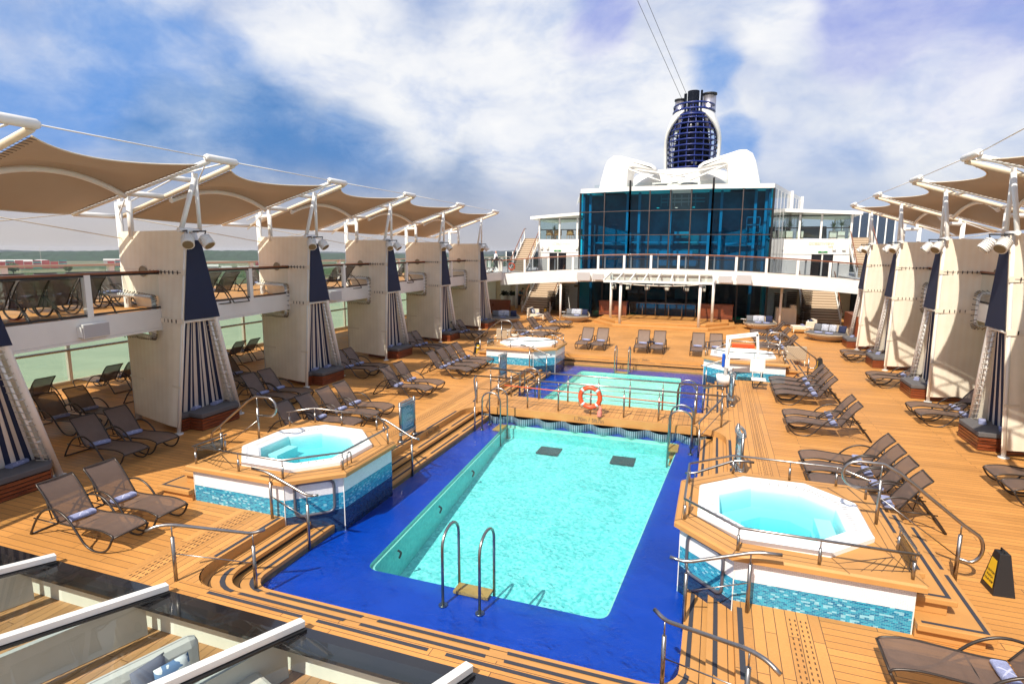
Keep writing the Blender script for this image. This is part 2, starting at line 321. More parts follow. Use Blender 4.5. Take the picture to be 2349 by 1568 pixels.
# ---------------------------------------------------------------- mesh helpers
class B:
    """collects shapes; build() links them as ONE mesh object"""
    def __init__(s): s.v = []; s.f = []; s.mi = []; s.uv = []; s.m = 0; s.smooth = []
    def face(s, pts, uv=None, m=None, sm=False):
        i = len(s.v); s.v += [Vector(p) for p in pts]; s.f.append(list(range(i, i+len(pts))))
        s.mi.append(s.m if m is None else m); s.smooth.append(sm)
        if uv is None:
            a = [Vector(p) for p in pts]; n = Vector((0, 0, 0))
            for k in range(len(a)): n += (a[k]-a[0]).cross(a[(k+1) % len(a)]-a[0])
            if n.length > 0: n.normalize()
            if abs(n.z) > .7: uv = [(p.x, p.y) for p in a]
            else:
                t = Vector((-n.y, n.x, 0)); t.normalize(); uv = [(p.dot(t), p.z) for p in a]
        s.uv.append(uv); return s
    def box(s, x0, x1, y0, y1, z0, z1, m=None):
        p = lambda x, y, z: (x, y, z)
        for q in ([p(x0,y0,z1),p(x1,y0,z1),p(x1,y1,z1),p(x0,y1,z1)], [p(x0,y1,z0),p(x1,y1,z0),p(x1,y0,z0),p(x0,y0,z0)],
                  [p(x0,y0,z0),p(x1,y0,z0),p(x1,y0,z1),p(x0,y0,z1)], [p(x1,y1,z0),p(x0,y1,z0),p(x0,y1,z1),p(x1,y1,z1)],
                  [p(x1,y0,z0),p(x1,y1,z0),p(x1,y1,z1),p(x1,y0,z1)], [p(x0,y1,z0),p(x0,y0,z0),p(x0,y0,z1),p(x0,y1,z1)]): s.face(q, m=m)
        return s
    def prism(s, poly, z0, z1, m=None, top=True, bottom=True):
        n = len(poly); area = sum(poly[i][0]*poly[(i+1) % n][1]-poly[(i+1) % n][0]*poly[i][1] for i in range(n))
        if area < 0: poly = poly[::-1]
        if top: s.face([(x, y, z1) for x, y in poly], m=m)
        if bottom: s.face([(x, y, z0) for x, y in poly[::-1]], m=m)
        for i in range(n):
            a, b = poly[i], poly[(i+1) % n]; s.face([(*a, z0), (*b, z0), (*b, z1), (*a, z1)], m=m)
        return s
    def obox(s, c, ax, ay, az, hx, hy, hz, m=None):
        c = Vector(c); ax = Vector(ax).normalized()*hx; ay = Vector(ay).normalized()*hy; az = Vector(az).normalized()*hz
        P = lambda i, j, k: c+ax*i+ay*j+az*k
        for q in ([(-1,-1,1),(1,-1,1),(1,1,1),(-1,1,1)], [(-1,1,-1),(1,1,-1),(1,-1,-1),(-1,-1,-1)], [(-1,-1,-1),(1,-1,-1),(1,-1,1),(-1,-1,1)],
                  [(1,1,-1),(-1,1,-1),(-1,1,1),(1,1,1)], [(1,-1,-1),(1,1,-1),(1,1,1),(1,-1,1)], [(-1,1,-1),(-1,-1,-1),(-1,-1,1),(-1,1,1)]):
            s.face([P(*t) for t in q], m=m)
        return s
    def bar(s, a, b, w, h, up=(0, 0, 1), m=None):
        a = Vector(a); b = Vector(b); d = b-a; u = Vector(up); side = d.cross(u)
        if side.length < 1e-5: side = d.cross(Vector((0, 1, 0)))
        return s.obox((a+b)/2, d, side, side.cross(d), d.length/2, w/2, h/2, m=m)
    def tube(s, pts, r, n=8, closed=False, m=None, cap=True):
        P = [Vector(p) for p in pts]; k = len(P); rr = r if isinstance(r, (list, tuple)) else [r]*k
        ring = []; prev = None
        for i in range(k):
            if closed: d = P[(i+1) % k]-P[i-1]
            else: d = P[min(i+1, k-1)]-P[max(i-1, 0)]
            if d.length < 1e-9: d = Vector((0, 0, 1))
            d.normalize()
            if prev is None:
                a = Vector((0, 0, 1)) if abs(d.z) < .9 else Vector((1, 0, 0)); nrm = (a-d*a.dot(d)).normalized()
            else: nrm = (prev-d*prev.dot(d)).normalized()
            prev = nrm; bi = d.cross(nrm)
            ring.append([P[i]+(nrm*math.cos(2*math.pi*j/n)+bi*math.sin(2*math.pi*j/n))*rr[i] for j in range(n)])
        base = len(s.v)
        for q in ring: s.v += q
        cnt = k if closed else k-1
        for i in range(cnt):
            i2 = (i+1) % k
            for j in range(n):
                j2 = (j+1) % n
                s.f.append([base+i*n+j, base+i*n+j2, base+i2*n+j2, base+i2*n+j]); s.mi.append(s.m if m is None else m); s.smooth.append(True)
                s.uv.append([(j/n, i), ((j+1)/n, i), ((j+1)/n, i+1), (j/n, i+1)])
        if cap and not closed:
            for i, o in ((0, -1), (k-1, 1)):
                idx = [base+i*n+j for j in range(n)]; s.f.append(idx[::o]); s.mi.append(s.m if m is None else m); s.smooth.append(False); s.uv.append([(0, 0)]*n)
        return s
    def cyl(s, x, y, z0, z1, r, n=12, r2=None, m=None): return s.tube([(x, y, z0), (x, y, z1)], [r, r if r2 is None else r2], n, m=m)
    def grid(s, f, nu, nv, m=None, sm=True, uvf=None, flip=False):
        base = len(s.v)
        for i in range(nu+1):
            for j in range(nv+1): s.v.append(Vector(f(i/nu, j/nv)))
        for i in range(nu):
            for j in range(nv):
                q = [base+i*(nv+1)+j, base+(i+1)*(nv+1)+j, base+(i+1)*(nv+1)+j+1, base+i*(nv+1)+j+1]
                u = [(i/nu, j/nv), ((i+1)/nu, j/nv), ((i+1)/nu, (j+1)/nv), (i/nu, (j+1)/nv)]
                if uvf: u = [uvf(*a) for a in u]
                if flip: q = q[::-1]; u = u[::-1]
                s.f.append(q); s.uv.append(u); s.mi.append(s.m if m is None else m); s.smooth.append(sm)
        return s
    def sphere(s, c, rx, ry, rz, nu=12, nv=8, m=None):
        c = Vector(c); return s.grid(lambda u, v: c+Vector((rx*math.sin(math.pi*v)*math.cos(2*math.pi*u), ry*math.sin(math.pi*v)*math.sin(2*math.pi*u), rz*math.cos(math.pi*v))), nu, nv, m=m, flip=True)
    def build(s, name, mats, parent=None, world=True, solid=0., bevel=0.):
        me = bpy.data.meshes.new(name)
        off = Vector((0, 0, 0))
        if parent is not None and world:
            off = Vector(parent.location); p = parent.parent
            while p is not None: off += Vector(p.location); p = p.parent
        me.from_pydata([v-off for v in s.v], [], s.f)
        ul = me.uv_layers.new(name='UVMap'); k = 0
        for uvs in s.uv:
            for u in uvs: ul.data[k].uv = u; k += 1
        me.polygons.foreach_set('material_index', s.mi); me.polygons.foreach_set('use_smooth', s.smooth)
        for m in (mats if isinstance(mats, (list, tuple)) else [mats]): me.materials.append(m)
        me.update()
        if bevel or solid or any(s.smooth):
            bm = bmesh.new(); bm.from_mesh(me); bmesh.ops.remove_doubles(bm, verts=bm.verts, dist=1e-4)
            if bevel:
                ed = [e for e in bm.edges if len(e.link_faces) == 2 and e.calc_face_angle(0) > R(35)]
                bmesh.ops.bevel(bm, geom=ed, offset=bevel, segments=2, affect='EDGES', profile=.5)
            bm.to_mesh(me); bm.free()
        o = bpy.data.objects.new(name, me); COL.objects.link(o)
        if solid:
            md = o.modifiers.new('solid', 'SOLIDIFY'); md.thickness = solid; md.offset = 0
        if parent is not None: o.parent = parent
        return o
def tag(o, label, cat, group=None, kind=None):
    if label: o['label'] = label
    if cat: o['category'] = cat
    if group: o['group'] = group
    if kind: o['kind'] = kind
    return o
def thing(name, label, cat, loc=(0, 0, 0), rz=0., group=None):
    o = bpy.data.objects.new(name, None); COL.objects.link(o); o.empty_display_size = .2
    o.location = loc; o.rotation_euler = (0, 0, rz); return tag(o, label, cat, group)
def struct(name, b, mats, label=None, **kw):
    o = b.build(name, mats, **kw); o['kind'] = 'structure'
    if label: o['label'] = label
    return o
def kids(o): return KID.get(o.name, [])
def copy_tree(o, loc, rz, label, group=None, scale=None):
    def cp(a, par):
        c = a.copy(); COL.objects.link(c)
        if par is not None: c.parent = par
        for ch in list(a.children): cp(ch, c)
        return c
    c = cp(o, None); c.location = loc; c.rotation_euler = (0, 0, rz)
    c['label'] = label
    if group: c['group'] = group
    if scale: c.scale = scale
    return c
def fillet(pts, r, k=5):
    P = [Vector(p) for p in pts]; out = [P[0]]
    for i in range(1, len(P)-1):
        a, b, c = P[i-1], P[i], P[i+1]; d1 = (a-b); d2 = (c-b); rr = min(r, d1.length*.49, d2.length*.49)
        p1 = b+d1.normalized()*rr; p2 = b+d2.normalized()*rr
        for j in range(k+1):
            t = j/k; out.append(p1*(1-t)**2+b*2*t*(1-t)+p2*t*t)
    out.append(P[-1]); return out
def smooth(pts, k=5):
    P = [Vector(p) for p in pts]; out = []
    for i in range(len(P)-1):
        p0 = P[max(i-1, 0)]; p1 = P[i]; p2 = P[i+1]; p3 = P[min(i+2, len(P)-1)]
        for j in range(k):
            t = j/k; out.append(.5*((2*p1)+(p2-p0)*t+(2*p0-5*p1+4*p2-p3)*t*t+(-p0+3*p1-3*p2+p3)*t**3))
    out.append(P[-1]); return out
def text(name, s, size, loc, rot, m, parent=None, extrude=.004, align='CENTER'):
    c = bpy.data.curves.new(name, 'FONT'); c.body = s; c.size = size; c.extrude = extrude; c.align_x = align; c.align_y = 'CENTER'
    o = bpy.data.objects.new(name, c); COL.objects.link(o); dg = bpy.context.evaluated_depsgraph_get(); dg.update()
    me = bpy.data.meshes.new_from_object(o.evaluated_get(dg)); bpy.data.objects.remove(o)
    o = bpy.data.objects.new(name, me); COL.objects.link(o); me.materials.clear(); me.materials.append(m)
    o.rotation_euler = rot
    off = Vector((0, 0, 0)); p = parent
    while p is not None: off += Vector(p.location); p = p.parent
    o.location = Vector(loc)-off
    if parent is not None: o.parent = parent
    return o
CX = -3.5
def mx(x): return 2*CX-x
# ================================================================ the setting: decks, pool, hull, water, land
WZ = -.38                     # pool water level
def rect(b, x0, x1, y0, y1, z, m=0): b.face([(x0, y0, z), (x1, y0, z), (x1, y1, z), (x0, y1, z)], m=m)
DL, DR, DF, DB = -7.48, .48, 6.0, 27.66     # opening of the pool deck
b = B()
rect(b, -23.2, -8.55, 5.69, 62, 0, 0); rect(b, 1.6, 16.2, 3.0, 62, 0, 0)
rect(b, -8.55, DL, 5.69, DB, 0, 1); rect(b, DR, 1.6, 5.69, DB, 0, 1); rect(b, DL, DR, 5.69, DF, 0, 0); rect(b, .2, 1.6, 3.0, 5.69, 0, 0)
rect(b, -8.55, 1.6, DB, 62, 0, 0)
for s_, y0 in ((1, DF), (-1, DB)):            # rounded corners of the opening
    for x0, sx in ((DL, 1), (DR, -1)):
        r = .55
        arc = [(x0+sx*(r-r*math.cos(t)), y0+s_*(r-r*math.sin(t)), 0) for t in [i*math.pi/16 for i in range(9)]]
        pts = [(x0, y0, 0)]+arc[::-1]; 
        if sx*s_ < 0: pts = pts[::-1]
        b.face(pts, m=1)
for yb, s_ in ((17.0, -1), (18.6, 1)):        # rounded ears where the footbridge joins the deck
    for x0, sx in ((DL, 1), (DR, -1)):
        r = .85
        arc = [(x0+sx*(r-r*math.cos(t)), yb+s_*(r-r*math.sin(t)), 0) for t in [i*math.pi/16 for i in range(9)]]
        pts = [(x0, yb, 0)]+arc[::-1]
        if sx*s_ < 0: pts = pts[::-1]
        b.face(pts, m=2)
        for i in range(8):
            a, c = arc[i], arc[i+1]; q = [(*a[:2], -.17), (*c[:2], -.17), (*c[:2], 0), (*a[:2], 0)]; b.face(q, m=2)
struct('pool_deck', b, [M_DECKX, M_DECKY, M_TRIM], 'orange brown planked pool deck')
b = B(); rect(b, DL, DR, 17.0, 18.6, 0, 0); rect(b, -7.0, 0, 17.12, 18.45, .004, 1)
b.face([(DL, 17.0, -.24), (DR, 17.0, -.24), (DR, 17.0, 0), (DL, 17.0, 0)], m=0); b.face([(DR, 18.6, -.24), (DL, 18.6, -.24), (DL, 18.6, 0), (DR, 18.6, 0)], m=0)
b.face([(DL, 17.0, -.24), (DL, 18.6, -.24), (DR, 18.6, -.24), (DR, 17.0, -.24)], m=0)
tag(b.build('footbridge', [M_TRIM, M_DECKY]), 'low planked footbridge crossing between the two blue pools', 'bridge')

def upath(d, near, n=8):          # U-shaped line round one pool, inset by d
    r = max(.60-d*.35, .12); xl, xr = DL+d, DR-d
    s_, y0, y1 = (1, DF+d, 17.0) if near else (-1, DB-d, 18.6)
    P = [(xl, y1), (xl, y0+s_*r)]
    P += [(xl+r-r*math.cos(t), y0+s_*(r-r*math.sin(t))) for t in [i*math.pi/2/n for i in range(1, n)]]
    P += [(xl+r, y0), (xr-r, y0)]
    P += [(xr-r+r*math.sin(t), y0+s_*(r-r*math.cos(t))) for t in [i*math.pi/2/n for i in range(1, n)]]
    P += [(xr, y0+s_*r), (xr, y1)]; return P
def bridge(b, A, za, C, zc, m, flip):
    for i in range(len(A)-1):
        q = [(*A[i], za), (*A[i+1], za), (*C[i+1], zc), (*C[i], zc)]; b.face(q[::-1] if flip else q, m=m)
def strips(b, d0, d1, z, near):   # dark anti-slip strips set in the treads
    A, C = upath(d0, near, 6), upath(d1, near, 6)
    for i in range(len(A)-1):
        a0, a1, c0, c1 = map(Vector, (A[i], A[i+1], C[i], C[i+1])); ln = (a1-a0).length; k = max(1, round(ln/1.95))
        for j in range(k):
            g = .13/ln if ln > 1 else 0; t0, t1 = j/k+g, (j+1)/k-g
            b.face([(*a0.lerp(a1, t0), z), (*a0.lerp(a1, t1), z), (*c0.lerp(c1, t1), z), (*c0.lerp(c1, t0), z)][::(-1 if not near else 1)])
for near in (True, False):
    b = B(); F = not near; P0, P1, P2 = upath(0, near), upath(.34, near), upath(.66, near)
    fine = [upath(.03, near), upath(.31, near), upath(.37, near), upath(.63, near)]
    bridge(b, P0, 0, P0, -.17, 0, not F)
    bridge(b, P0, -.17, P1, -.17, 0, F); bridge(b, P1, -.17, P1, -.235, 0, not F); bridge(b, upath(.30, near), -.235, upath(.30, near), -.32, 1, not F); bridge(b, P1, -.235, upath(.30, near), -.235, 1, F)  # black set-back face paints the shade of the open gap under the tread
    bridge(b, P1, -.32, P2, -.32, 0, F) if False else bridge(b, upath(.30, near), -.315, P2, -.315, 0, F); bridge(b, P2, -.315, P2, -.48, 0, not F)
    for z, d in ((-.166, .07), (-.166, .25), (-.311, .41), (-.311, .57), (.004, -.28), (.004, -.12)):   # caulked seams
        if d < 0: continue
        A, C = upath(d, near), upath(d+.009, near); bridge(b, A, z, C, z, 1, F)
    struct('pool_steps', b, [M_TRIM, M_BLACK], 'wooden steps round the '+('near' if near else 'far')+' pool')
    b = B(); strips(b, .20, .26, -.162, near); strips(b, .53, .59, -.307, near)
    A, C = upath(-.12, near, 6), upath(-.05, near, 6)
    yv = (6.3, 8.3, 11.7, 16.1) if near else (19.5, 23.6, 23.6, 23.7)
    for x in (DL-.12, DR+.05):
        segs = [(12.0, 13.9), (14.1, 16.1)] if near else [(19.6, 21.4), (21.6, 23.4)]
        for y0, y1 in segs: rect(b, x, x+.07, y0, y1, .004)
    if near:
        for x0 in (-6.9, -4.95, -3.0, -1.05): rect(b, x0+.05, x0+1.75, 5.86, 5.92, .004)
        for x in (DL-.12, DR+.05): rect(b, x, x+.07, 6.7, 8.2, .004)
    o = b.build('anti_slip_strips', M_STRIP); tag(o, 'dark grip strips let into the steps of the '+('near' if near else 'far')+' pool', 'grip strips')
# basins
WELL = dict(near=[(-5.5, 7.93), (-1.28, 7.93), (-.75, 16.75), (-6.12, 16.75)], far=[(-6.0, 19.3), (-.95, 19.3), (-1.25, 25.9), (-5.75, 25.9)])
def rounded(poly, r, k=4):
    n = len(poly); out = []
    for i in range(n):
        a, c, e = Vector(poly[i-1]), Vector(poly[i]), Vector(poly[(i+1) % n]); p1 = c+(a-c).normalized()*r; p2 = c+(e-c).normalized()*r
        for j in range(k+1):
            t = j/k; out.append(tuple(p1*(1-t)**2+c*2*t*(1-t)+p2*t*t))
    return out
def annulus(b, outer, inner, z0, z1, m, flip=False):
    n = len(outer)
    for i in range(n):
        j = (i+1) % n; q = [(*outer[i], z0), (*outer[j], z0), (*inner[j], z1), (*inner[i], z1)]; b.face(q[::-1] if flip else q, m=m)
for key, depth, fm in (('near', (-1.35, -.86), M_PFLOOR), ('far', (-.72, -.68), M_PFAR)):
    w = WELL[key]; y0, y1 = (DF+.5, 17.6) if key == 'near' else (18.0, DB-.5)
    inner = rounded(w, .22); k = 5
    outer0 = [(DL+.3, y0), (DR-.3, y0), (DR-.3, y1), (DL+.3, y1)]; outer = []
    for i in range(4): outer += [outer0[i]]*k
    b = B(); annulus(b, outer, inner, -.47, -.47, 0); struct('pool_shelf', b, M_BLUE, 'blue tiled shelf round the '+key+' pool')
    rim = [tuple(Vector(p)+(Vector((CX, (w[0][1]+w[2][1])/2))-Vector(p)).normalized()*.10) for p in inner]
    b = B(); annulus(b, inner, inner, -.47, -.55, 1); annulus(b, inner, rim, -.55, -.55, 1); annulus(b, rim, rim, -.55, -.62, 2); dz = lambda y: depth[0]+(depth[1]-depth[0])*(y-w[0][1])/(w[2][1]-w[0][1])
    for i in range(len(rim)):
        p, q = rim[i], rim[(i+1) % len(rim)]; b.face([(*p, -.62), (*q, -.62), (*q, dz(q[1])), (*p, dz(p[1]))], m=0)
    b.face([(*p, dz(p[1])) for p in rim], m=3)
    struct('pool_basin', b, [M_PWALL, M_PRIM, M_PWALL, fm], key+' pool basin tiled in turquoise')
    b = B(); rect(b, DL+.2, DR-.2, y0-.1, y1, WZ); struct('pool_water', b, M_WATER, 'rippled water of the '+key+' pool')
b = B()                                  # black drain grates in the pool floor
for x, y in ((-4.45, 15.95), (-2.25, 15.9)):
    o = B().box(x-.33, x+.33, y-.30, y+.30, -.90, -.865).build('floor_drain', M_DKGREY)
    tag(o, 'dark square drain grate on pool floor, '+('left' if x < -4 else 'right')+' one of two', 'drain', 'drain grates on the pool floor')
for i, y in enumerate((8.9, 10.9, 13.1)):
    x = -5.5-(y-7.93)*.0703+.11; b = B(); b.tube(smooth([(x+.02, y, -.62), (x+.07, y+.03, -.68), (x+.02, y+.05, -.80)]), .022, 6)
    tag(b.build('pool_hook', M_BLACK), ['nearest', 'middle', 'farthest'][i]+' small black hook on left wall of the near pool', 'hook', 'black hooks on the pool wall')
# the scalloped grille under the footbridge
for yy, s_, nm in ((17.08, -1, 'facing the near pool'), (18.5, 1, 'facing the far pool')):
    b = B(); 
    def fw(u, v): x = DL+.5+u*6.95; return (x, yy+s_*(.02+.36*abs(math.sin((x)*math.pi/.86))), -.46+v*.22)
    b.grid(fw, 140, 1, flip=(s_ > 0), uvf=lambda u, v: (u*6.95, v*.24))
    def _sc(nt, bb, tc):
        w = N(nt, 'TexWave', Scale=5.2); L(nt, tc.outputs['UV'], w.inputs[0]); L(nt, ramp(nt, w.outputs[1], [(.3, (.06, .11, .15)), (.6, (.30, .40, .46))]), bb.inputs['Base Color'])
    tag(b.build('overflow_grille', mat('overflow_grille', rough=.3, metal=.3, build=_sc)), 'scalloped slatted grille under footbridge '+nm, 'grille')
# drain channels along the deck
for x, nm in ((-8.24, 'left'), (1.31, 'right')):
    b = B(); rect(b, x-.17, x+.17, 5.72, 27.2, .003, 0)
    y = 5.8
    while y < 27.1:
        if not (8.2 < y < 11.7 or 23.7 < y < 27.2):
            for dx in (-.10, -.035, .035, .10): rect(b, x+dx-.009, x+dx+.009, y, y+.05, .006, 1)
        y += .105
    tag(b.build('drain_channel', [M_DECKY, mat('slot_brown', (.09, .045, .02), .8)]), 'slotted wooden drain channel along the '+nm+' side of the pools', 'drain')

# hull sides, water far below, the opposite bank
b = B(); b.box(-23.4, 16.4, -12, 75, -33, -3.2); struct('hull', b, M_WHITED, 'ship hull below the pool deck')
for nm_, x0_, x1_ in (('left', -23.4, -23.25), ('right', 16.25, 16.4)):
    b = B(); b.box(x0_, x1_, -12, 75, -3.2, -.02); struct('hull', b, M_WHITED, nm_+' hull plating at deck level')
b = B(); rect(b, -9000, 9000, -3000, 12000, -33)
def _sea(nt, bb, tc):
    n = N(nt, 'TexNoise', Scale=.06, Detail=6.); L(nt, tc.outputs['Object'], n.inputs[0])
    L(nt, ramp(nt, n.outputs[0], [(.3, (.31, .36, .23)), (.7, (.40, .44, .30))]), bb.inputs['Base Color'])
    bp = N(nt, 'Bump', Strength=.5, Distance=.5); L(nt, n.outputs[0], bp.inputs['Height']); L(nt, bp.outputs[0], bb.inputs['Normal'])
struct('water', b, mat('river_water', rough=.25, build=_sea), 'grey green river water')
def band(name, label, f0, f1, z, m):     # a strip of land seen from the ship, bearings from -100 to +60 degrees
    b = B(); az = [R(-110+i*2) for i in range(86)]
    for i in range(85):
        q = []
        for a, f in ((az[i], f0), (az[i+1], f0), (az[i+1], f1), (az[i], f1)):
            d = f(a); q.append((d*math.sin(a), d*math.cos(a), z))
        b.face(q[::-1])
    return struct(name, b, m, label)
wob = lambda a, k, s: 1+s*math.sin(a*k+1.3)+s*.5*math.sin(a*k*2.7)
def _mead(nt, bb, tc):
    n = N(nt, 'TexNoise', Scale=.006, Detail=8., Roughness=.6); L(nt, tc.outputs['Object'], n.inputs[0])
    L(nt, ramp(nt, n.outputs[0], [(.35, (.03, .06, .018)), (.5, (.08, .10, .03)), (.62, (.26, .20, .11)), (.72, (.06, .08, .03))]), bb.inputs['Base Color'])
band('far_bank', 'flat green and tan river bank', lambda a: 640*wob(a, 9, .05), lambda a: 9000, -32.2, mat('meadow', rough=.9, build=_mead))
band('beach', 'pale sand strip along the river', lambda a: 625*wob(a, 9, .05), lambda a: 655*wob(a, 9, .055), -31.9, mat('sand', (.45, .34, .20), .9, var=.2, vscale=.02))
# wooded hills: ridges of clumpy crowns
def ridge(name, label, dist, h, seed, col, depth=500):
    rnd = random.Random(seed); b = B(); n = 520; rows = 7
    ph = [rnd.random()*9 for _ in range(6)]
    hh = lambda a: h*(.72+.28*math.sin(a*5+ph[0])+.14*math.sin(a*13+ph[1])+.06*math.sin(a*41+ph[2]))
    P = []
    for j in range(rows):
        row = []
        for i in range(n+1):
            a = R(-100+i*150/n); t = j/(rows-1); d = dist+depth*t
            z = -32+hh(a)*math.sin(t*math.pi/2)+(rnd.random()-.4)*h*.10*(1 if j else 0)
            row.append((d*math.sin(a), d*math.cos(a), z))
        P.append(row)
    for j in range(rows-1):
        for i in range(n): b.face([P[j][i], P[j+1][i], P[j+1][i+1], P[j][i+1]], sm=False)
    o = b.build(name, mat(name+str(seed), col, .95, spec=.1, var=.5, vscale=.03)); tag(o, label, 'woods', None, 'stuff'); return o
ridge('far_woods', 'blue green wooded ridge along the horizon', 4200, 50, 3, (.018, .035, .032), 900)
ridge('middle_woods', 'dark green woods behind the container yard', 2300, 34, 5, (.03, .06, .03), 500)
ridge('near_woods', 'green bushes and trees on the river bank', 900, 8, 11, (.05, .09, .02), 160)
# container yard, sheds, tank and a few trees on the far bank
def bear(az, d): return (d*math.sin(R(az)), d*math.cos(R(az)))
proto = None
def container(az, d, k, col, w):
    x, y = bear(az, d); rnd = random.Random(k); o = B().box(-6, 6, -1.2, 1.2, 0, 2.6).box(-6.02, -5.8, -1.22, 1.22, 0, 2.62).box(5.8, 6.02, -1.22, 1.22, 0, 2.62)
    ob = o.build('shipping_container', MATS.get('cont'+col) or mat('cont'+col, dict(r=(.42, .055, .045), m=(.30, .035, .06), t=(.05, .25, .22))[col], .6, var=.2, vscale=.3))
    ob.location = (x, y, w); ob.rotation_euler = (0, 0, -R(az)); return ob
k = 0; protos = {}
for az0, nst, d in ((-62.5, 11, 1450), (-54.2, 6, 1480), (-43.2, 4, 1500)):
    for i in range(nst):
        for lv in range(5 + (i*7 % 3 > 0)):
            az = az0+i*.52; c = 'rrmrrt'[(i*5+lv*3) % 6] if az0 < -50 else 'mmrm'[(i+lv) % 4]; x, y = bear(az, d)
            if c not in protos: ob = protos[c] = container(az, d, k, c, 0)
            else: ob = protos[c].copy(); COL.objects.link(ob)
            ob.location = (x, y, -32+lv*2.62); ob.rotation_euler = (0, 0, -R(az)); k += 1
            tag(ob, dict(r='red', m='dark crimson', t='teal')[c]+' shipping container in the '+('leftmost stacks' if az0 < -60 else 'second stacks' if az0 < -50 else 'stacks beside the first tower')+' across the river', 'container', 'containers stacked across the river')
M_SHED = mat('shed_wall', (.42, .38, .34), .7); M_SHEDR = mat('shed_roof', (.50, .47, .42), .6)
for i, (az, d, w, dp, h, lab) in enumerate(((-61, 1700, 110, 40, 10, 'long pale roofed shed behind the leftmost red containers'), (-52.5, 1720, 130, 40, 11, 'long grey roofed warehouse behind the second red stacks'), (-47.5, 1250, 46, 20, 6, 'low cream roofed building on the far bank'),
        (-30, 1100, 90, 30, 7, 'wide white waterfront building between the first towers'), (-33.2, 1050, 50, 20, 6, 'small white waterfront building left of the wide one'), (-26.5, 1150, 60, 20, 8, 'white waterfront block right of the wide one'))):
    x, y = bear(az, d); a = -R(az); t = thing('warehouse', lab, 'building', (x, y, -32), a)
    B().box(-w/2, w/2, -dp/2, dp/2, 0, h).build('wall', M_SHED if i < 3 else M_WHITE, t, world=False)
    bb = B(); bb.face([(-w/2-1, -dp/2-1, h), (w/2+1, -dp/2-1, h), (w/2+1, 0, h+4), (-w/2-1, 0, h+4)]); bb.face([(w/2+1, dp/2+1, h), (-w/2-1, dp/2+1, h), (-w/2-1, 0, h+4), (w/2+1, 0, h+4)])
    bb.face([(-w/2-1, dp/2+1, h), (-w/2-1, -dp/2-1, h), (-w/2-1, 0, h+4)]); bb.face([(w/2+1, -dp/2-1, h), (w/2+1, dp/2+1, h), (w/2+1, 0, h+4)]); bb.build('roof', M_SHEDR, t, world=False)
x, y = bear(-58.6, 1560); t = thing('storage_tank', 'round grey domed tank with a mast beyond the red containers', 'tank', (x, y, -32))
B().cyl(0, 0, 0, 12, 14, 24).build('wall', M_SHED, t, world=False); B().sphere((0, 0, 12), 14, 14, 4, 20, 8).build('dome', M_SHEDR, t, world=False); B().cyl(0, 0, 15, 40, .4, 6).build('mast', M_SHED, t, world=False)
hp = None
for i in range(22):
    rnd = random.Random(100+i); az = -46+i*1.55+rnd.random(); d = 980+rnd.random()*420; x, y = bear(az, d)
    if hp is None:
        hp = thing('town_house', 'small pale building in the town across the river', 'building'); B().box(-9, 9, -6, 6, 0, 6).build('wall', M_WHITE, hp, world=False)
        bb = B(); bb.face([(-9.5, -6.5, 6), (9.5, -6.5, 6), (9.5, 0, 9), (-9.5, 0, 9)]); bb.face([(9.5, 6.5, 6), (-9.5, 6.5, 6), (-9.5, 0, 9), (9.5, 0, 9)]); bb.build('roof', M_SHEDR, hp, world=False); o = hp
    else: o = copy_tree(hp, (0, 0, 0), 0, 'small pale building in the town across the river', None, (.6+rnd.random()*1.6, 1, .6+rnd.random()*.7))
    o['group'] = 'small pale buildings of the town across the river'; o.location = (x, y, -32); o.rotation_euler = (0, 0, -R(az)+rnd.random()*.6)
def make_tree(k, h, col):
    rnd = random.Random(k); t = thing('tree', 'x', 'tree'); B().tube([(0, 0, 0), (.3, .2, h*.45)], [h*.04, h*.02], 6).build('trunk', mat('bark', (.08, .06, .04), .9), t, world=False)
    bb = B()
    for i in range(260):
        th = rnd.random()*6.28; ph = math.acos(2*rnd.random()-1); rr = h*.42*(.55+.45*rnd.random())
        c = Vector((rr*math.sin(ph)*math.cos(th)*1.15, rr*math.sin(ph)*math.sin(th)*1.15, h*.60+rr*.95*math.cos(ph))); s = h*.075
        a = Vector((rnd.random()-.5, rnd.random()-.5, rnd.random()-.5)).normalized()*s; e = a.orthogonal().normalized()*s
        bb.face([c-a-e, c+a-e, c+a+e, c-a+e])
    bb.build('crown', mat('leaf'+str(k), col, .9, var=.4, vscale=.3), t, world=False); return t
tp = [make_tree(1, 16, (.05, .10, .025)), make_tree(2, 12, (.10, .14, .04))]
for i, (az, d) in enumerate(((-60.3, 1150), (-57.0, 1180), (-50.2, 1000), (-48.6, 980), (-52.0, 1050), (-36.5, 900), (-35.0, 950), (-31.5, 1000), (-27.8, 930), (-24.9, 1000))):
    lab = ['round green tree before the leftmost red containers', 'green tree between tank and second red stacks', 'bushy tree on the bank left of the first tower', 'smaller bank tree nearest the first tower', 'broad tree under the grey roofed warehouse', 'leafy tree just right of the first tower', 'pale green tree beside the leafy one right of first tower', 'lone tree behind the white waterfront building', 'tree before the white waterfront block', 'tree seen past the second tower'][i]
    if i < 2: t = tp[i]; t['label'] = lab; t['group'] = 'trees on the far bank'
    else: t = copy_tree(tp[i % 2], (0, 0, 0), i*1.3, lab, 'trees on the far bank')
    x, y = bear(az, d); t.location = (x, y, -32)

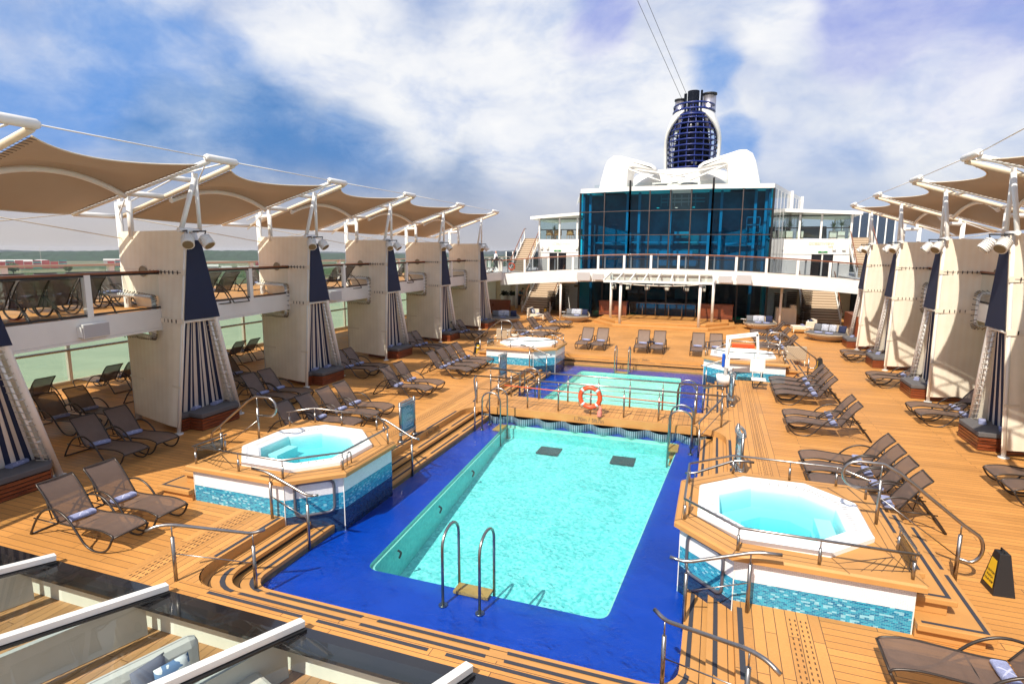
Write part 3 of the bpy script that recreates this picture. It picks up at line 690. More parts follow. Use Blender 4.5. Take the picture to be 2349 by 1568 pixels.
# ================================================================ side decks of the ship
UZ = 3.35
EK = [(-2, -12.5), (6, -13.35), (11.3, -14.12), (17.1, -14.82), (22.9, -15.18), (28.7, -15.40), (34.4, -15.54), (41.5, -15.62), (62, -15.7)]
def EX(y):
    for (a, p), (c, q) in zip(EK, EK[1:]):
        if y <= c: return p+(q-p)*(y-a)/(c-a)
    return EK[-1][1]
for s_, nm in ((-1, 'left'), (1, 'right')):
    f = (lambda x: x) if s_ < 0 else mx
    def bx(b, xa, xb, y0, y1, z0, z1, m=0):
        xa, xb = sorted((f(xa), f(xb))); b.box(xa, xb, y0, y1, z0, z1, m)
    YS = [-2+i*1.0 for i in range(44)]+[41.5]
    def strip(b, o0, o1, z0, z1, m=0, ys=YS):      # a beam that follows the curved deck edge, o0 < o1 measured inboard
        for ya, yb in zip(ys, ys[1:]):
            A = [(f(EX(ya)+o0), ya), (f(EX(ya)+o1), ya), (f(EX(yb)+o1), yb), (f(EX(yb)+o0), yb)]
            if s_ > 0: A = A[::-1]
            b.face([(*p, z1) for p in A], m=m); b.face([(*p, z0) for p in A[::-1]], m=m)
            i, j = ((1, 2) if s_ < 0 else (1, 2))
            for i, j in ((1, 2), (3, 0)) if s_ < 0 else ((1, 2), (3, 0)): b.face([(*A[i], z0), (*A[j], z0), (*A[j], z1), (*A[i], z1)], m=m)
    b = B(); strip(b, -7.0, 0, UZ-.02, UZ, 0); strip(b, -7.2, -.02, 2.97, UZ-.03, 1)
    x0, x1 = sorted((f(-22.6), f(-15.7))); b.box(x0, x1, 41.5, 62, 2.97, UZ-.001, 1)
    struct('upper_deck', b, [M_DECKX, M_WHITED], nm+' upper sun deck')
    t = thing('deck_edge', 'white steel edge beam of the '+nm+' upper deck', 'beam', (f(EX(10)), -2, UZ))
    b = B(); strip(b, 0, .08, 2.93, 3.44); strip(b, -.06, .085, 2.87, 2.925); b.build('beam', M_WHITED, t)
    t = thing('deck_railing', 'teak topped glass railing along the inner edge of the '+nm+' upper deck', 'railing', (f(EX(10)), 0, UZ))
    b = B(); strip(b, -.04, .09, 4.41, 4.46, 0); b.build('handrail', M_TEAK, t); b = B(); strip(b, .0, .06, 4.36, 4.41); b.build('rail_channel', M_BLACK, t)
    b = B()
    for ya, yb in zip(YS, YS[1:]): b.face([(f(EX(ya)+.02), ya, 3.5), (f(EX(yb)+.02), yb, 3.5), (f(EX(yb)+.02), yb, 4.36), (f(EX(ya)+.02), ya, 4.36)])
    b.build('glass_panels', M_GLASS, t)
    b = B(); strip(b, -.01, .06, 3.46, 3.50); b.build('bottom_track', M_BLACK, t)
    for i in range(15):
        y = .67+i*2.88; b = B(); x = EX(y)+.03; bx(b, x-.06, x+.06, y-.07, y+.07, 3.44, 4.41); b.build('post', M_WHITE, t)
    t = thing('deck_railing', 'teak topped glass railing along the outer edge of the '+nm+' upper deck', 'railing', (f(-21), 0, UZ))
    b = B(); bx(b, -21.1, -20.9, -2, 60, 4.42, 4.49, 0); b.build('handrail', mat('bleached_teak', (.55, .40, .30), .4), t)
    b = B(); bx(b, -21.01, -20.99, -2, 60, 3.5, 4.4); b.build('glass_panels', M_GLASS, t)
    for i in range(18):
        y = 1.5+i*3.4; b = B(); bx(b, -21.08, -20.92, y-.09, y+.09, UZ, 4.42); b.build('post', M_WHITE, t)
    # lower glass screen on the hull side
    t = thing('glass_screen', 'tall green glass wind screen on the '+nm+' ship side', 'screen', (f(-22.9), 0, 0))
    b = B(); bx(b, -22.92, -22.90, -2, 60, .1, 2.95); b.build('pane', M_GLASSG, t)
    b = B(); bx(b, -22.95, -22.7, -2, 60, 0, .12); b.build('sill', M_CREAMP, t)
    b = B(); 
    b.tube([(f(-22.7), -2, 1.28), (f(-22.7), 60, 1.28)], .05, 8); b.build('handrail', M_STEEL, t)
    for i in range(22):
        y = .2+i*2.85; b = B(); bx(b, -22.86, -22.74, y-.06, y+.06, .12, 2.97); b.build('post', M_WHITE, t)

# the summer air that greys the far bank
b = B(); b.box(-6000, 6000, -500, 6000, -34, 29.5)
hz = b.build('haze', []); hz['kind'] = 'stuff'; hz['label'] = 'thin pale summer haze over the river and the far bank'
hm = bpy.data.materials.new('haze_air'); hm.use_nodes = True; hn = hm.node_tree; hn.nodes.clear()
ho = hn.nodes.new('ShaderNodeOutputMaterial'); hv = hn.nodes.new('ShaderNodeVolumePrincipled'); hv.inputs['Color'].default_value = (.86, .90, 1., 1); hv.inputs['Density'].default_value = .00007
hn.links.new(hv.outputs[0], ho.inputs['Volume']); hz.data.materials.append(hm)
# ================================================================ hot tubs
def hot_tub(side, ya, yb, near, label):
    """side +1: right of the pool, -1: left (mirrored). ya: the y of the face turned to the camera"""
    f = (lambda x: x) if side > 0 else mx
    fl = (lambda p: [(f(x), y) for x, y in p])
    D = yb-ya; t = thing('hot_tub', label, 'hot tub', (f(1.2), (ya+yb)/2, 0), 0, 'mosaic sided hot tubs')
    CT = .76
    if near: wall = [(-.33, ya+.74), (.47, ya), (2.70, ya), (2.70, yb), (.47, yb), (-.33, yb-.74)]
    else: wall = [(-.33, ya+.74), (.47, ya), (2.70, ya), (2.70, yb), (.47, yb), (-.33, yb-.74)]
    def expand(p, e):
        c = Vector((1.2, (ya+yb)/2)); out = []; n = len(p)
        for i in range(n):
            a, q, d = Vector(p[i-1]), Vector(p[i]), Vector(p[(i+1) % n]); n1 = (q-a).normalized(); n1 = Vector((n1.y, -n1.x)); n2 = (d-q).normalized(); n2 = Vector((n2.y, -n2.x))
            m = (n1+n2).normalized(); out.append(tuple(q+m*e/max(.4, m.dot(n1))))
        return out
    W = wall; b = B()
    for i in range(len(W)):
        a, c = W[i], W[(i+1) % len(W)]; ln = (Vector(c)-Vector(a)).length
        q = [(f(a[0]), a[1], -.48), (f(c[0]), c[1], -.48), (f(c[0]), c[1], .68), (f(a[0]), a[1], .68)]; u = [(0, -.48), (ln, -.48), (ln, .68), (0, .68)]
        if side < 0: q = q[::-1]; u = u[::-1]
        b.face(q, u)
    b.build('mosaic_wall', M_MOSAIC, t)
    for p in W[:3]: b = B(); b.box(f(p[0])-.007, f(p[0])+.007, p[1]-.007, p[1]+.007, -.48, .68); b.build('corner_trim', M_WHITED, t)
    O6 = expand(W, .10); cy = (ya+yb)/2
    O = [O6[5], O6[0], O6[1], (1.9, O6[1][1]), O6[2], (O6[2][0], cy+.6), O6[3], O6[4]]
    S = [(-.09, ya+2.13), (-.09, ya+.98), (.57, ya+.30), (1.74, ya+.28), (2.43, ya+1.0), (2.43, ya+2.2), (1.72, yb-.33), (.66, yb-.35)]
    b = B()
    def ring(P, za, Q, zb, m=0):
        for i in range(8):
            j = (i+1) % 8; q = [(f(P[i][0]), P[i][1], za), (f(P[j][0]), P[j][1], za), (f(Q[j][0]), Q[j][1], zb), (f(Q[i][0]), Q[i][1], zb)]
            b.face(q if side > 0 else q[::-1], m=m)
    def sh(P, k): c = Vector((1.17, cy)); return [tuple(c+(Vector(p)-c)*k) for p in P]
    Oi = [tuple(Vector(p)+(Vector((1.2, cy))-Vector(p)).normalized()*.03) for p in O]
    U = expand(W, .0); U8 = [U[5], U[0], U[1], (1.9, U[1][1]), U[2], (U[2][0], cy+.6), U[3], U[4]]
    ring(U8, .67, O, .66); ring(O, .66, O, CT-.03); ring(O, CT-.03, Oi, CT); ring(Oi, CT, S, CT)
    tr = 0
    b.build('coping', M_DECKY if False else M_TRIM, t)
    b = B()                                   # seams in the coping boards
    for k in (.30, .62):
        A = [tuple(Vector(O[i]).lerp(Vector(S[i]), k)) for i in range(8)]; A2 = [tuple(Vector(O[i]).lerp(Vector(S[i]), k+.02)) for i in range(8)]
        ring(A, CT+.003, A2, CT+.003)
    for i in range(8):
        for w_ in (0,):
            a, c = Vector(O[i]), Vector(S[i]); d = (c-a); pd = Vector((-d.y, d.x)).normalized()*.004
            q = [(f((a-pd).x), (a-pd).y, CT+.005), (f((a+pd).x), (a+pd).y, CT+.005), (f((c+pd).x), (c+pd).y, CT+.005), (f((c-pd).x), (c-pd).y, CT+.005)]; b.face(q)
    for k in range(6):                         # diagonal boards at the square corner
        x = 2.05+k*.13; x2 = x+.28
        b.face([(f(x), ya+.02+k*.04, CT+.004), (f(x+.008), ya+.02+k*.04, CT+.004), (f(x2+.008), ya+.42+k*.10, CT+.004), (f(x2), ya+.42+k*.10, CT+.004)])
    b.build('caulking', M_DFRAME, t)
    b = B()                                    # moulded shell
    ring(S, CT-.01, S, CT+.07); ring(S, CT+.07, sh(S, .975), CT+.10); ring(sh(S, .975), CT+.10, sh(S, .93), CT+.10); ring(sh(S, .93), CT+.10, sh(S, .915), CT+.075); ring(sh(S, .915), CT+.075, sh(S, .76), CT+.065); ring(sh(S, .76), CT+.065, sh(S, .73), CT+.03)
    ring(sh(S, .73), CT+.03, sh(S, .70), CT-.33, 1); ring(sh(S, .70), CT-.33, sh(S, .43), CT-.36, 1); ring(sh(S, .43), CT-.36, sh(S, .40), CT-.72, 1)
    A = sh(S, .40); q = [(f(x), y, CT-.72) for x, y in A]; b.face(q if side > 0 else q[::-1], m=1)
    b.box(*sorted((f(1.75), f(2.0))), cy-.35, cy+.30, CT-.36, CT-.14, m=1)
    b.build('shell', [M_SHELL, M_SHELLIN], t, bevel=0)
    for i in range(8):                         # overflow grille slots
        j = (i+1) % 8; b = B()
        if i in (2, 3) : continue
        a0, a1 = Vector(sh(S, .90)[i]), Vector(sh(S, .90)[j]); c0, c1 = Vector(sh(S, .79)[i]), Vector(sh(S, .79)[j]); n = int((a1-a0).length/.075)
        for k in range(1, n):
            if i in (0, 4, 5) or k % 2:
                tt = k/n; p = a0.lerp(a1, tt); q = c0.lerp(c1, tt); dd = (a1-a0).normalized()*.011
                b.face([(f((p-dd).x), (p-dd).y, CT+.078), (f((p+dd).x), (p+dd).y, CT+.078), (f((q+dd).x), (q+dd).y, CT+.073), (f((q-dd).x), (q-dd).y, CT+.073)])
        b.build('overflow_slots', mat('slot_grey', (.38, .37, .36), .6), t)
    if near: b = B(); b.prism([(f(x), y) for x, y in sh(S, .715)], CT-.76, CT-.004); b.build('water_body', M_TUBV, t)
    b = B(); q = [(f(x), y, CT+.0) for x, y in sh(S, .725)]; b.face(q if side > 0 else q[::-1]); b.build('bubbling_water' if not near else 'water_surface', M_TUBW if near else mat('foamy_water', (.72, .88, .88), .3, bump=1., bscale=18), t)
    if near:
        b = B(); b.cyl(f(1.0), cy-.1, CT-.72, CT-.70, .13, 16); b.build('floor_drain', M_PRIM, t)
    # rounded square access frame on the slanted face
    p0, p1 = Vector((f(W[0][0]), W[0][1], 0)), Vector((f(W[1][0]), W[1][1], 0)); d = (p1-p0).normalized(); nrm = Vector((d.y, -d.x, 0)) if side > 0 else Vector((-d.y, d.x, 0)); mid = p0.lerp(p1, .5)+nrm*.02
    hw, z0, z1 = .36, -.02, .62; pts = [mid-d*hw*0+Vector((0, 0, z0))]
    sq = [mid+Vector((0, 0, z0)), mid+d*hw+Vector((0, 0, z0)), mid+d*hw+Vector((0, 0, z1)), mid-d*hw+Vector((0, 0, z1)), mid-d*hw+Vector((0, 0, z0)), mid+Vector((0, 0, z0))]
    if near: b = B(); b.tube(fillet(sq, .13)[:-1], .028, 6, closed=True); b.build('access_frame', mat('frame_steel', (.16, .16, .19), .4, metal=.6), t)
    # low rail round the coping
    zt = CT+.36; I = [(2.68, ya+.85), (2.70, ya+.02), (.50, ya+.02), (-.29, ya+.77), (-.29, yb-.77), (.50, yb-.02), (2.3, yb-.02), (2.70, yb-.55)]
    b = B(); b.tube([(f(x), y, zt) for x, y in I], .021, 8); b.build('guard_rail', M_STEEL, t)
    for (x, y) in ((2.68, ya+.80), (2.66, ya+.04), (1.55, ya+.02), (.50, ya+.03), (-.28, ya+.80), (-.28, yb-.80), (.50, yb-.03), (1.5, yb-.02), (2.28, yb-.03), (2.66, yb-.5)):
        b = B(); b.cyl(f(x), y, CT, CT+.24, .022, 8); b.cyl(f(x), y, CT+.24, zt, .009, 6); b.build('rail_post', M_STEEL, t)
    b = B(); b.box(*sorted((f(2.675), f(2.69))), ya+.10, ya+.74, CT+.04, CT+.31); b.build('gate_panel', M_GLASSS, t)
    # small grab ring
    b = B(); b.tube([(f(-.22), ya+1.1+.07*math.cos(a), CT+.16+.09*math.sin(a)) if 0 < i < 8 else (f(-.22), ya+1.1+.07*math.cos(a), CT) for i, a in enumerate([math.pi*j/8 for j in range(9)])], .013, 6); b.build('grab_ring', M_STEEL, t)
    # steps up from the deck, with dark strips
    s = thing('tub_steps', 'two wooden steps up to the '+label.split(' hot tub')[0].replace('white shelled ', '')+' hot tub', 'steps', (f(3.1), ya, 0))
    b = B()
    for x1, y0, z0, z1, y1 in ((3.58, ya-.14, .15, .24, yb-.1), (3.22, ya+.12, .42, .50, yb-.3), (2.92, ya+.42, .60, .68, yb-.5)): b.box(*sorted((f(2.72), f(x1))), y0, y1, z0, z1)
    for x1, y0, z0, z1, y1 in ((3.50, ya-.06, .0, .15, yb-.15), (3.14, ya+.2, .24, .42, yb-.35), (2.88, ya+.5, .50, .60, yb-.5)): b.box(*sorted((f(2.72), f(x1))), y0, y1, z0, z1)
    b.build('treads', M_TRIM, s, bevel=.012)
    b = B()
    for x1, y0, z, y1 in ((3.52, ya-.08, .244, yb-.2), (3.16, ya+.18, .504, yb-.4), (2.88, ya+.5, .684, yb-.6)):
        xa, xb = sorted((f(x1-.055), f(x1))); ym = (y0+y1)/2; rect(b, xa, xb, y0, ym-.08, z); rect(b, xa, xb, ym+.08, y1, z)
        if z < .6: xa, xb = sorted((f(2.78), f(x1-.056))); rect(b, xa, xb, y0, y0+.05, z)
    b.build('grip_strips', M_STRIP, s)
    # looped hand rail over the steps
    yr = ya+1.68; h = thing('handrail', 'looped steel handrail over the steps of the '+label.split(' hot tub')[0].replace('white shelled ', '')+' hot tub', 'handrail', (f(3.1), yr, 0))
    P = [(2.60, 1.33), (2.28, 1.33)]+[(2.28-.21*math.sin(a), 1.545-.21*math.cos(a)) for a in [math.pi*j/8 for j in range(1, 8)]]+[(2.28, 1.76), (2.62, 1.76), (2.85, 1.64), (3.74, .94)]
    P += [(3.86+.10*math.sin(a)*1.6, .60+.24*math.cos(a)) for a in [math.pi*(.18+.82*j/8) for j in range(9)]]+[(3.70, .40)]
    b = B(); b.tube([(f(x), yr, z) for x, z in P], .027, 8); b.build('handrail_tube', M_STEEL, h)
    b = B(); b.cyl(f(2.60), yr, CT, 1.5, .026, 8); b.cyl(f(2.60), yr, 1.5, 1.75, .011, 6); b.build('post', M_STEEL, h)
    b = B(); b.cyl(f(3.72), yr, 0, .78, .03, 8); b.cyl(f(3.72), yr, .78, .96, .011, 6); b.build('post', M_STEEL, h)
    b = B(); b.tube([(f(2.62), yr, 1.2), (f(3.70), yr, .43)], .009, 6); b.build('lower_bar', M_STEEL, h)
    return t
hot_tub(1, 8.36, 11.55, True, 'white shelled near right hot tub with clear water in octagonal wooden deck')
hot_tub(-1, 8.25, 11.5, True, 'white shelled near left hot tub with clear water beside the cabanas')
hot_tub(1, 24.2, 27.3, False, 'white shelled far right hot tub with foaming water behind the pool lift')
hot_tub(-1, 23.9, 27.1, False, 'white shelled far left hot tub with foaming water beyond the footbridge')

# ================================================================ rails, ladders, footbridge
def rail(label, top, posts, low=None, r=.026, group=None):
    t = thing('handrail', label, 'handrail', (posts[0][0], posts[0][1], posts[0][2]), 0, group)
    B().tube(top, r, 8).build('handrail_tube', M_STEEL, t)
    for x, y, z0, z1 in posts:
        b = B(); b.cyl(x, y, z0, z1-.18, .028, 8); b.cyl(x, y, z1-.18, z1, .011, 6); b.build('post', M_STEEL, t)
    for q in (low or []): B().tube(q, .010, 6).build('lower_bar', M_STEEL, t)
    return t
for s_, f, nm in ((1, lambda x: x, 'right'), (-1, mx, 'left')):
    top = fillet([(f(.82), 5.75, .86), (f(.70), 5.84, .92), (f(.54), 5.95, .92), (f(-.36), 6.6, .62), (f(-.50), 6.72, .66)], .12)
    rail('short steel handrail across the steps at the near '+nm+' pool corner', top, [(f(.54), 5.95, 0, .90), (f(-.36), 6.6, -.46, .60)], [[(f(.54), 5.95, .45), (f(-.36), 6.6, .12)]])
    rail('short steel handrail by the slanted face of the near '+nm+' hot tub', fillet([(f(1.05), 8.1, .95), (f(.72), 8.1, .93), (f(-.20), 8.1, .60), (f(-.42), 8.1, .64)], .12), [(f(.66), 8.12, 0, .91), (f(-.18), 8.1, -.46, .61)], [[(f(.66), 8.12, .45), (f(-.18), 8.1, .15)]])
    rail('short steel handrail behind the near '+nm+' hot tub', fillet([(f(.90), 11.9, .90), (f(.55), 11.9, .90), (f(-.22), 11.9, .52), (f(-.4), 11.9, .50)], .12), [(f(.58), 11.9, 0, .89), (f(-.2), 11.9, -.46, .53)])
    rail('short steel handrail by the slanted face of the far '+nm+' hot tub', fillet([(f(1.0), 23.7, .95), (f(.62), 23.7, .93), (f(-.25), 23.7, .60), (f(-.42), 23.7, .58)], .12), [(f(.58), 23.7, 0, .91), (f(-.2), 23.7, -.46, .61)], [[(f(.58), 23.7, .45), (f(-.2), 23.7, .15)]])
    rail('short steel handrail behind the far '+nm+' hot tub', fillet([(f(.9), 27.5, .90), (f(.5), 27.5, .90), (f(-.2), 27.2, .6)], .12), [(f(.5), 27.5, 0, .89)])
    rail('sloping handrail from the '+nm+' bridge end into the near pool', fillet([(f(.36), 17.2, .93), (f(.30), 16.9, .90), (f(-.20), 15.9, .52), (f(-.24), 15.6, .52)], .2), [(f(-.22), 15.74, -.46, .50)], [[(f(.36), 17.2, .5), (f(-.2), 15.8, .12)]])
    rail('sloping handrail from the '+nm+' bridge end into the far pool', fillet([(f(.36), 18.6, .93), (f(.30), 18.9, .90), (f(-.20), 19.9, .52), (f(-.24), 20.2, .52)], .2), [(f(-.22), 20.05, -.46, .50)], [[(f(.36), 18.6, .5), (f(-.2), 19.9, .12)]])
for y, nm in ((17.25, 'near'), (18.5, 'far')):
    xs = [mx(.35)+i*1.05 for i in range(7)]+[.35]; xs = [-7.35, -6.58, -5.57, -4.54, -3.5, -2.47, -1.43, -.4, .35]
    rail('long steel railing along the '+nm+' side of the footbridge', [(-7.45, y, .93), (.45, y, .93)], [(x, y, 0, .92) for x in xs], [[(-7.35, y, .50), (.35, y, .50)]])
def ladder(label, org, dx, near):
    """org: foot of the loops on the shelf; dx: unit vector pointing into the basin"""
    t = thing('pool_ladder', label, 'ladder', org, 0, 'steel pool ladders'); o = Vector(org); d = Vector((*dx, 0)); sdir = Vector((-d.y, d.x, 0))
    for s_ in (-.31, .31):
        P = [o+sdir*s_, o+sdir*s_+Vector((0, 0, .95))]
        for a in [math.pi*j/10 for j in range(1, 10)]: P.append(o+sdir*s_+d*(.30-.30*math.cos(a))+Vector((0, 0, .95+.26*math.sin(a))))
        P += [o+sdir*s_+d*.60+Vector((0, 0, .95)), o+sdir*s_+d*.62+Vector((0, 0, -.75))]
        b = B(); b.tube(P, .024, 8); b.cyl(P[0].x, P[0].y, P[0].z, P[0].z+.02, .07, 12); b.build('rail_loop', M_STEEL, t)
    for i in range(4):
        z = .03-i*.2; b = B(); b.obox(o+d*(.50 if i else .47)+Vector((0, 0, z)), sdir, d, (0, 0, 1), .30, .13 if i == 0 else .07, .02); b.build('tread', M_TRIM, t)
ladder('steel ladder at the near edge of the near pool, closest to us', (-3.44, 7.42, -.46), (0, 1), 1)
ladder('steel ladder in the near pool at the left end of the footbridge', (-6.62, 16.25, -.46), (1, 0), 1)
ladder('steel ladder in the near pool at the right end of the footbridge', (-.42, 16.2, -.46), (-1, 0), 1)
ladder('steel ladder in the far pool at the left end of the footbridge', (-6.55, 19.6, -.46), (1, 0), 1)
ladder('steel ladder in the far pool at the right end of the footbridge', (-.42, 19.6, -.46), (-1, 0), 1)
ladder('steel ladder at the far edge of the shallow far pool', (-3.9, 26.55, -.46), (0, -1), 1)
# life buoy with its bag, and the orange hook pole on the bridge rail
t = thing('life_buoy', 'orange life buoy ring hung on the near footbridge railing', 'life buoy', (-3.5, 17.16, .57))
c = Vector((-3.5, 17.14, .57)); P = [c+Vector((.31*math.cos(a), 0, .31*math.sin(a))) for a in [2*math.pi*j/32 for j in range(32)]]
B().tube(P, .072, 12, closed=True).build('ring', M_ORANGE, t)
for a in (45, 135, 225, 315):
    P2 = [c+Vector((.31*math.cos(R(a+k)), 0, .31*math.sin(R(a+k)))) for k in (-6, 0, 6)]; B().tube(P2, .0745, 12).build('reflective_band', M_REFL, t)
B().tube([c+Vector(((.37-.05*math.cos(4*a))*math.cos(a), -.05, (.37-.05*math.cos(4*a))*math.sin(a))) for a in [2*math.pi*j/48 for j in range(48)]], .009, 5, closed=True).build('grab_line', M_ROPE, t)
b = B(); b.tube(smooth([(-3.18, 17.02, .36), (-3.14, 17.0, .30), (-3.16, 17.0, .18), (-3.17, 17.0, .03)]), [.02]*5+[.05]*5+[.075]*6, 8)
tag(b.build('line_bag', M_PINK), 'small pink rope bag hanging below the life buoy', 'bag')
b = B(); b.tube([(-6.35, 17.20, .70), (-.95, 17.20, .60)], .017, 6)
tag(b.build('rescue_pole', mat('red_pole', (.70, .12, .05), .4)), 'long orange red rescue pole tied along the footbridge railing', 'pole')
# depth marks
for s, sz, loc, rot in (('1.70m / 5ft7in', .17, (-3.5, 16.995, -.12), (R(90), 0, 0)), ('0.80m / 2ft8in', .17, (-3.3, 27.655, -.09), (R(90), 0, 0)), ('1.70m / 5ft7in', .15, (-7.478, 14.3, -.09), (R(90), 0, R(90)))):
    o = text('depth_marking', s, sz, loc, rot, mat('marking', (.14, .09, .06), .6), extrude=.003)
    tag(o, 'painted depth marking '+('1.70m on the footbridge edge' if loc[1] < 17 and loc[0] > -7 else '0.80m on the far pool step' if loc[1] > 20 else '1.70m on the left pool step'), 'marking')
# sign stands with a glass notice between two posts
M_SIGNTXT = mat('sign_text', (.42, .62, .70), .5)
def sign_stand(x, y, rz, label):
    t = thing('sign_stand', label, 'sign', (x, y, 0), rz, 'notice stands by the pools')
    for s_ in (-.37, .37):
        b = B(); b.cyl(0, s_, 0, 1.08, .035, 10); b.cyl(0, s_, 0, .05, .10, 12, .07); b.build('post', M_STEEL, t, world=False)
    for z in (.20, .98):
        b = B(); b.tube([(.09*math.cos(a), .40*math.sin(a), z) for a in [2*math.pi*j/20 for j in range(20)]], .022, 6, closed=True); b.tube([(.09*math.cos(a), .40*math.sin(a), z+.05) for a in [2*math.pi*j/20 for j in range(20)]], .015, 6, closed=True); b.build('clamp_ring', mat('clamp_grey', (.32, .35, .37), .35, metal=.6), t, world=False)
    b = B(); b.box(-.012, .012, -.33, .33, .22, .98); pn = b.build('notice_panel', M_SIGNB, t, world=False)
    b = B(); rnd = random.Random(4)
    for i in range(17):
        z = .86-i*.034
        for s_ in (1, -1):
            w = .27 if i % 5 else .12
            b.box(*sorted((s_*.013, s_*.016)), -.27, -.27+w*2*(.7+.3*rnd.random()), z-.006, z+.006)
    for s_ in (1, -1):
        for yy in (-.12, .12): b.cyl(s_*.014, yy, .90, .90+.001, .001); b.tube([(s_*.0145, yy+.04*math.cos(a), .915+.04*math.sin(a)) for a in [2*math.pi*j/12 for j in range(12)]], .006, 4, closed=True)
    b.build('notice_text', M_SIGNTXT, pn, world=False)
    return t
sign_stand(-7.66, 13.2, 0, 'blue glass notice stand left of the near pool')
sign_stand(-7.75, 20.8, 0, 'blue glass notice stand left of the far pool')
sign_stand(.70, 13.6, R(6), 'notice stand seen edge on behind the near right hot tub')
sign_stand(.66, 20.2, R(6), 'notice stand seen edge on in front of the pool lift')
# wet floor cones
def cone_sign(x, y, z, rz, label):
    t = thing('warning_cone', label, 'warning cone', (x, y, z), rz, 'black caution cones')
    b = B(); 
    for (w0, w1, z0, z1) in ((.19, .085, 0, .62),):
        q0 = [(-w0, -w0*.75), (w0, -w0*.75), (w0, w0*.75), (-w0, w0*.75)]; q1 = [(-w1, -w1*.8), (w1, -w1*.8), (w1, w1*.8), (-w1, w1*.8)]
        annulus(b, q0, q1, z0, z1, 0); b.face([(*p, z1) for p in q1])
    b.tube([(-.05, 0, .62), (-.05, 0, .66), (.05, 0, .66), (.05, 0, .62)], .012, 6)
    b.build('body', M_BLACK, t, world=False, bevel=.006)
    for s_ in (-1, 1):
        x0, x1 = .135, .075; pn = B(); y0, y1 = s_*(.1425-.0746*.12+.006), s_*(.1425-.0746*.86+.006)
        zz0, zz1 = .09, .50; f_ = lambda z: s_*(.1425+(.068-.1425)*z/.62+.005)
        q = [(-x0, f_(zz0), zz0), (x0, f_(zz0), zz0), (x1, f_(zz1), zz1), (-x1, f_(zz1), zz1)]; pn.face(q if s_ < 0 else q[::-1]); p = pn.build('warning_plate', M_YELLOW, t, world=False)
        for i, w in enumerate(('CAUTION', 'WATCH', 'YOUR STEP')):
            z = .30-i*.07; o = text('warning_text', w, .045, (0, 0, 0), (R(90)-s_*R(6.8)*s_, 0, 0 if s_ < 0 else R(180)), M_BLACK, None, .001); o.location = (0, f_(z)+s_*.003, z); o.parent = p
    return t
cone_sign(4.25, 10.0, 0, R(-86), 'black caution cone with yellow plate beside the near right hot tub')
cone_sign(-10.9, 25.7, 0, R(45), 'black caution cone beside the far left hot tub')
cone_sign(4.3, 27.0, 0, R(-80), 'black caution cone beside the far right hot tub')
cone_sign(-12.95, 44.6, 0, R(5), 'black and yellow caution cone at the foot of the left staircase')
# pool lift chair
t = thing('pool_lift', 'white pool lift with hanging seat beside the far right hot tub', 'pool lift', (.50, 22.9, 0)); X, Y = .50, 22.9
b = B(); b.cyl(X, Y, 0, .12, .10, 16); b.cyl(X, Y, .12, .42, .30, 20, .34); b.build('base', M_WHITE, t)
b = B(); b.cyl(X, Y, .42, 1.95, .055, 12); b.box(X-.12, X+.12, Y-.10, Y+.10, .72, 1.05); b.build('mast', M_WHITE, t)
b = B(); b.bar((X-.05, Y, 1.86), (X+1.05, Y, 2.05), .07, .16); b.bar((X+1.02, Y, 2.05), (X+1.10, Y, 1.15), .07, .10); b.bar((X+.05, Y+.06, 1.2), (X+.12, Y, 1.85), .05, .05); b.build('boom', M_WHITE, t, bevel=.01)
o = text('lift_lettering', 'POOL', .10, (X+.52, Y-.039, 1.97), (R(90), R(-10), 0), mat('lettering_grey', (.3, .3, .33), .5), t, .001)
b = B(); b.box(X+.16, X+.95, Y-.03, Y+.03, 1.50, 1.66); b.build('orange_cover', M_ORANGE, t, bevel=.02)
b = B(); b.box(X+.84, X+1.36, Y-.03, Y+.02, .62, 1.14); sb = b.build('seat_back', M_WHITE, t, bevel=.04)
b = B(); b.box(X+.90, X+1.40, Y-.42, Y+.0, .36, .42); b.cyl(X+.95, Y-.02, .40, .65, .018, 8); b.cyl(X+1.25, Y-.02, .40, .65, .018, 8); b.build('seat', M_WHITE, t, bevel=.02)
b = B(); b.tube(smooth([(X+.95, Y-.15, .38), (X+.96, Y-.25, .12), (X+1.1, Y-.25, .10), (X+1.25, Y-.2, .36)]), .02, 6); b.build('strap', M_BLACK, t)
b = B(); b.box(X-.16, X-.05, Y-.16, Y-.02, .75, 1.25); b.build('blue_cover', mat('blue_cloth', (.0, .07, .45), .8), t, bevel=.03)

# ================================================================ skylight in the foreground
t = thing('skylight', 'low glass skylight roof with white beams in the bottom left corner', 'skylight', (-8, 4, 0))
b = B(); b.box(-23, -.3, 5.28, 5.69, -.02, .03); b.build('black_frame', mat('black_gloss', (.012, .011, .013), .12, coat=.5), t)
for i in range(10):
    x1 = -2.52-i*2.42; dx, dy = -.345*1.0, -1.0
    a = Vector((x1, 5.66, .12)); e = Vector((x1-.34*6.8, 5.66-6.8, .86)); 
    b = B(); b.bar(a, e, .12, .09); b.build('white_beam', M_WHITE, t, bevel=.006)
    b = B(); b.bar(a+Vector((.0, .0, -.075)), e+Vector((0, 0, -.075)), .19, .03); b.build('black_gasket', M_BLACK, t)
b = B(); 
for i in range(-1, 9):
    x1 = -2.62-i*2.42; q = [(x1, 5.45, .10), (x1-2.22, 5.45, .10), (x1-2.22-.34*6.5, 5.45-6.5, .84), (x1-.34*6.5, 5.45-6.5, .84)]
    if i < 0: q = [(-.4, 5.45, .10), (-2.42, 5.45, .10), (-2.42-.34*6.5, -1.05, .84), (-.4-.34*6.5, -1.05, .84)]
    b.face(q[::-1])
b.build('glass_pane', M_GLASSR, t)
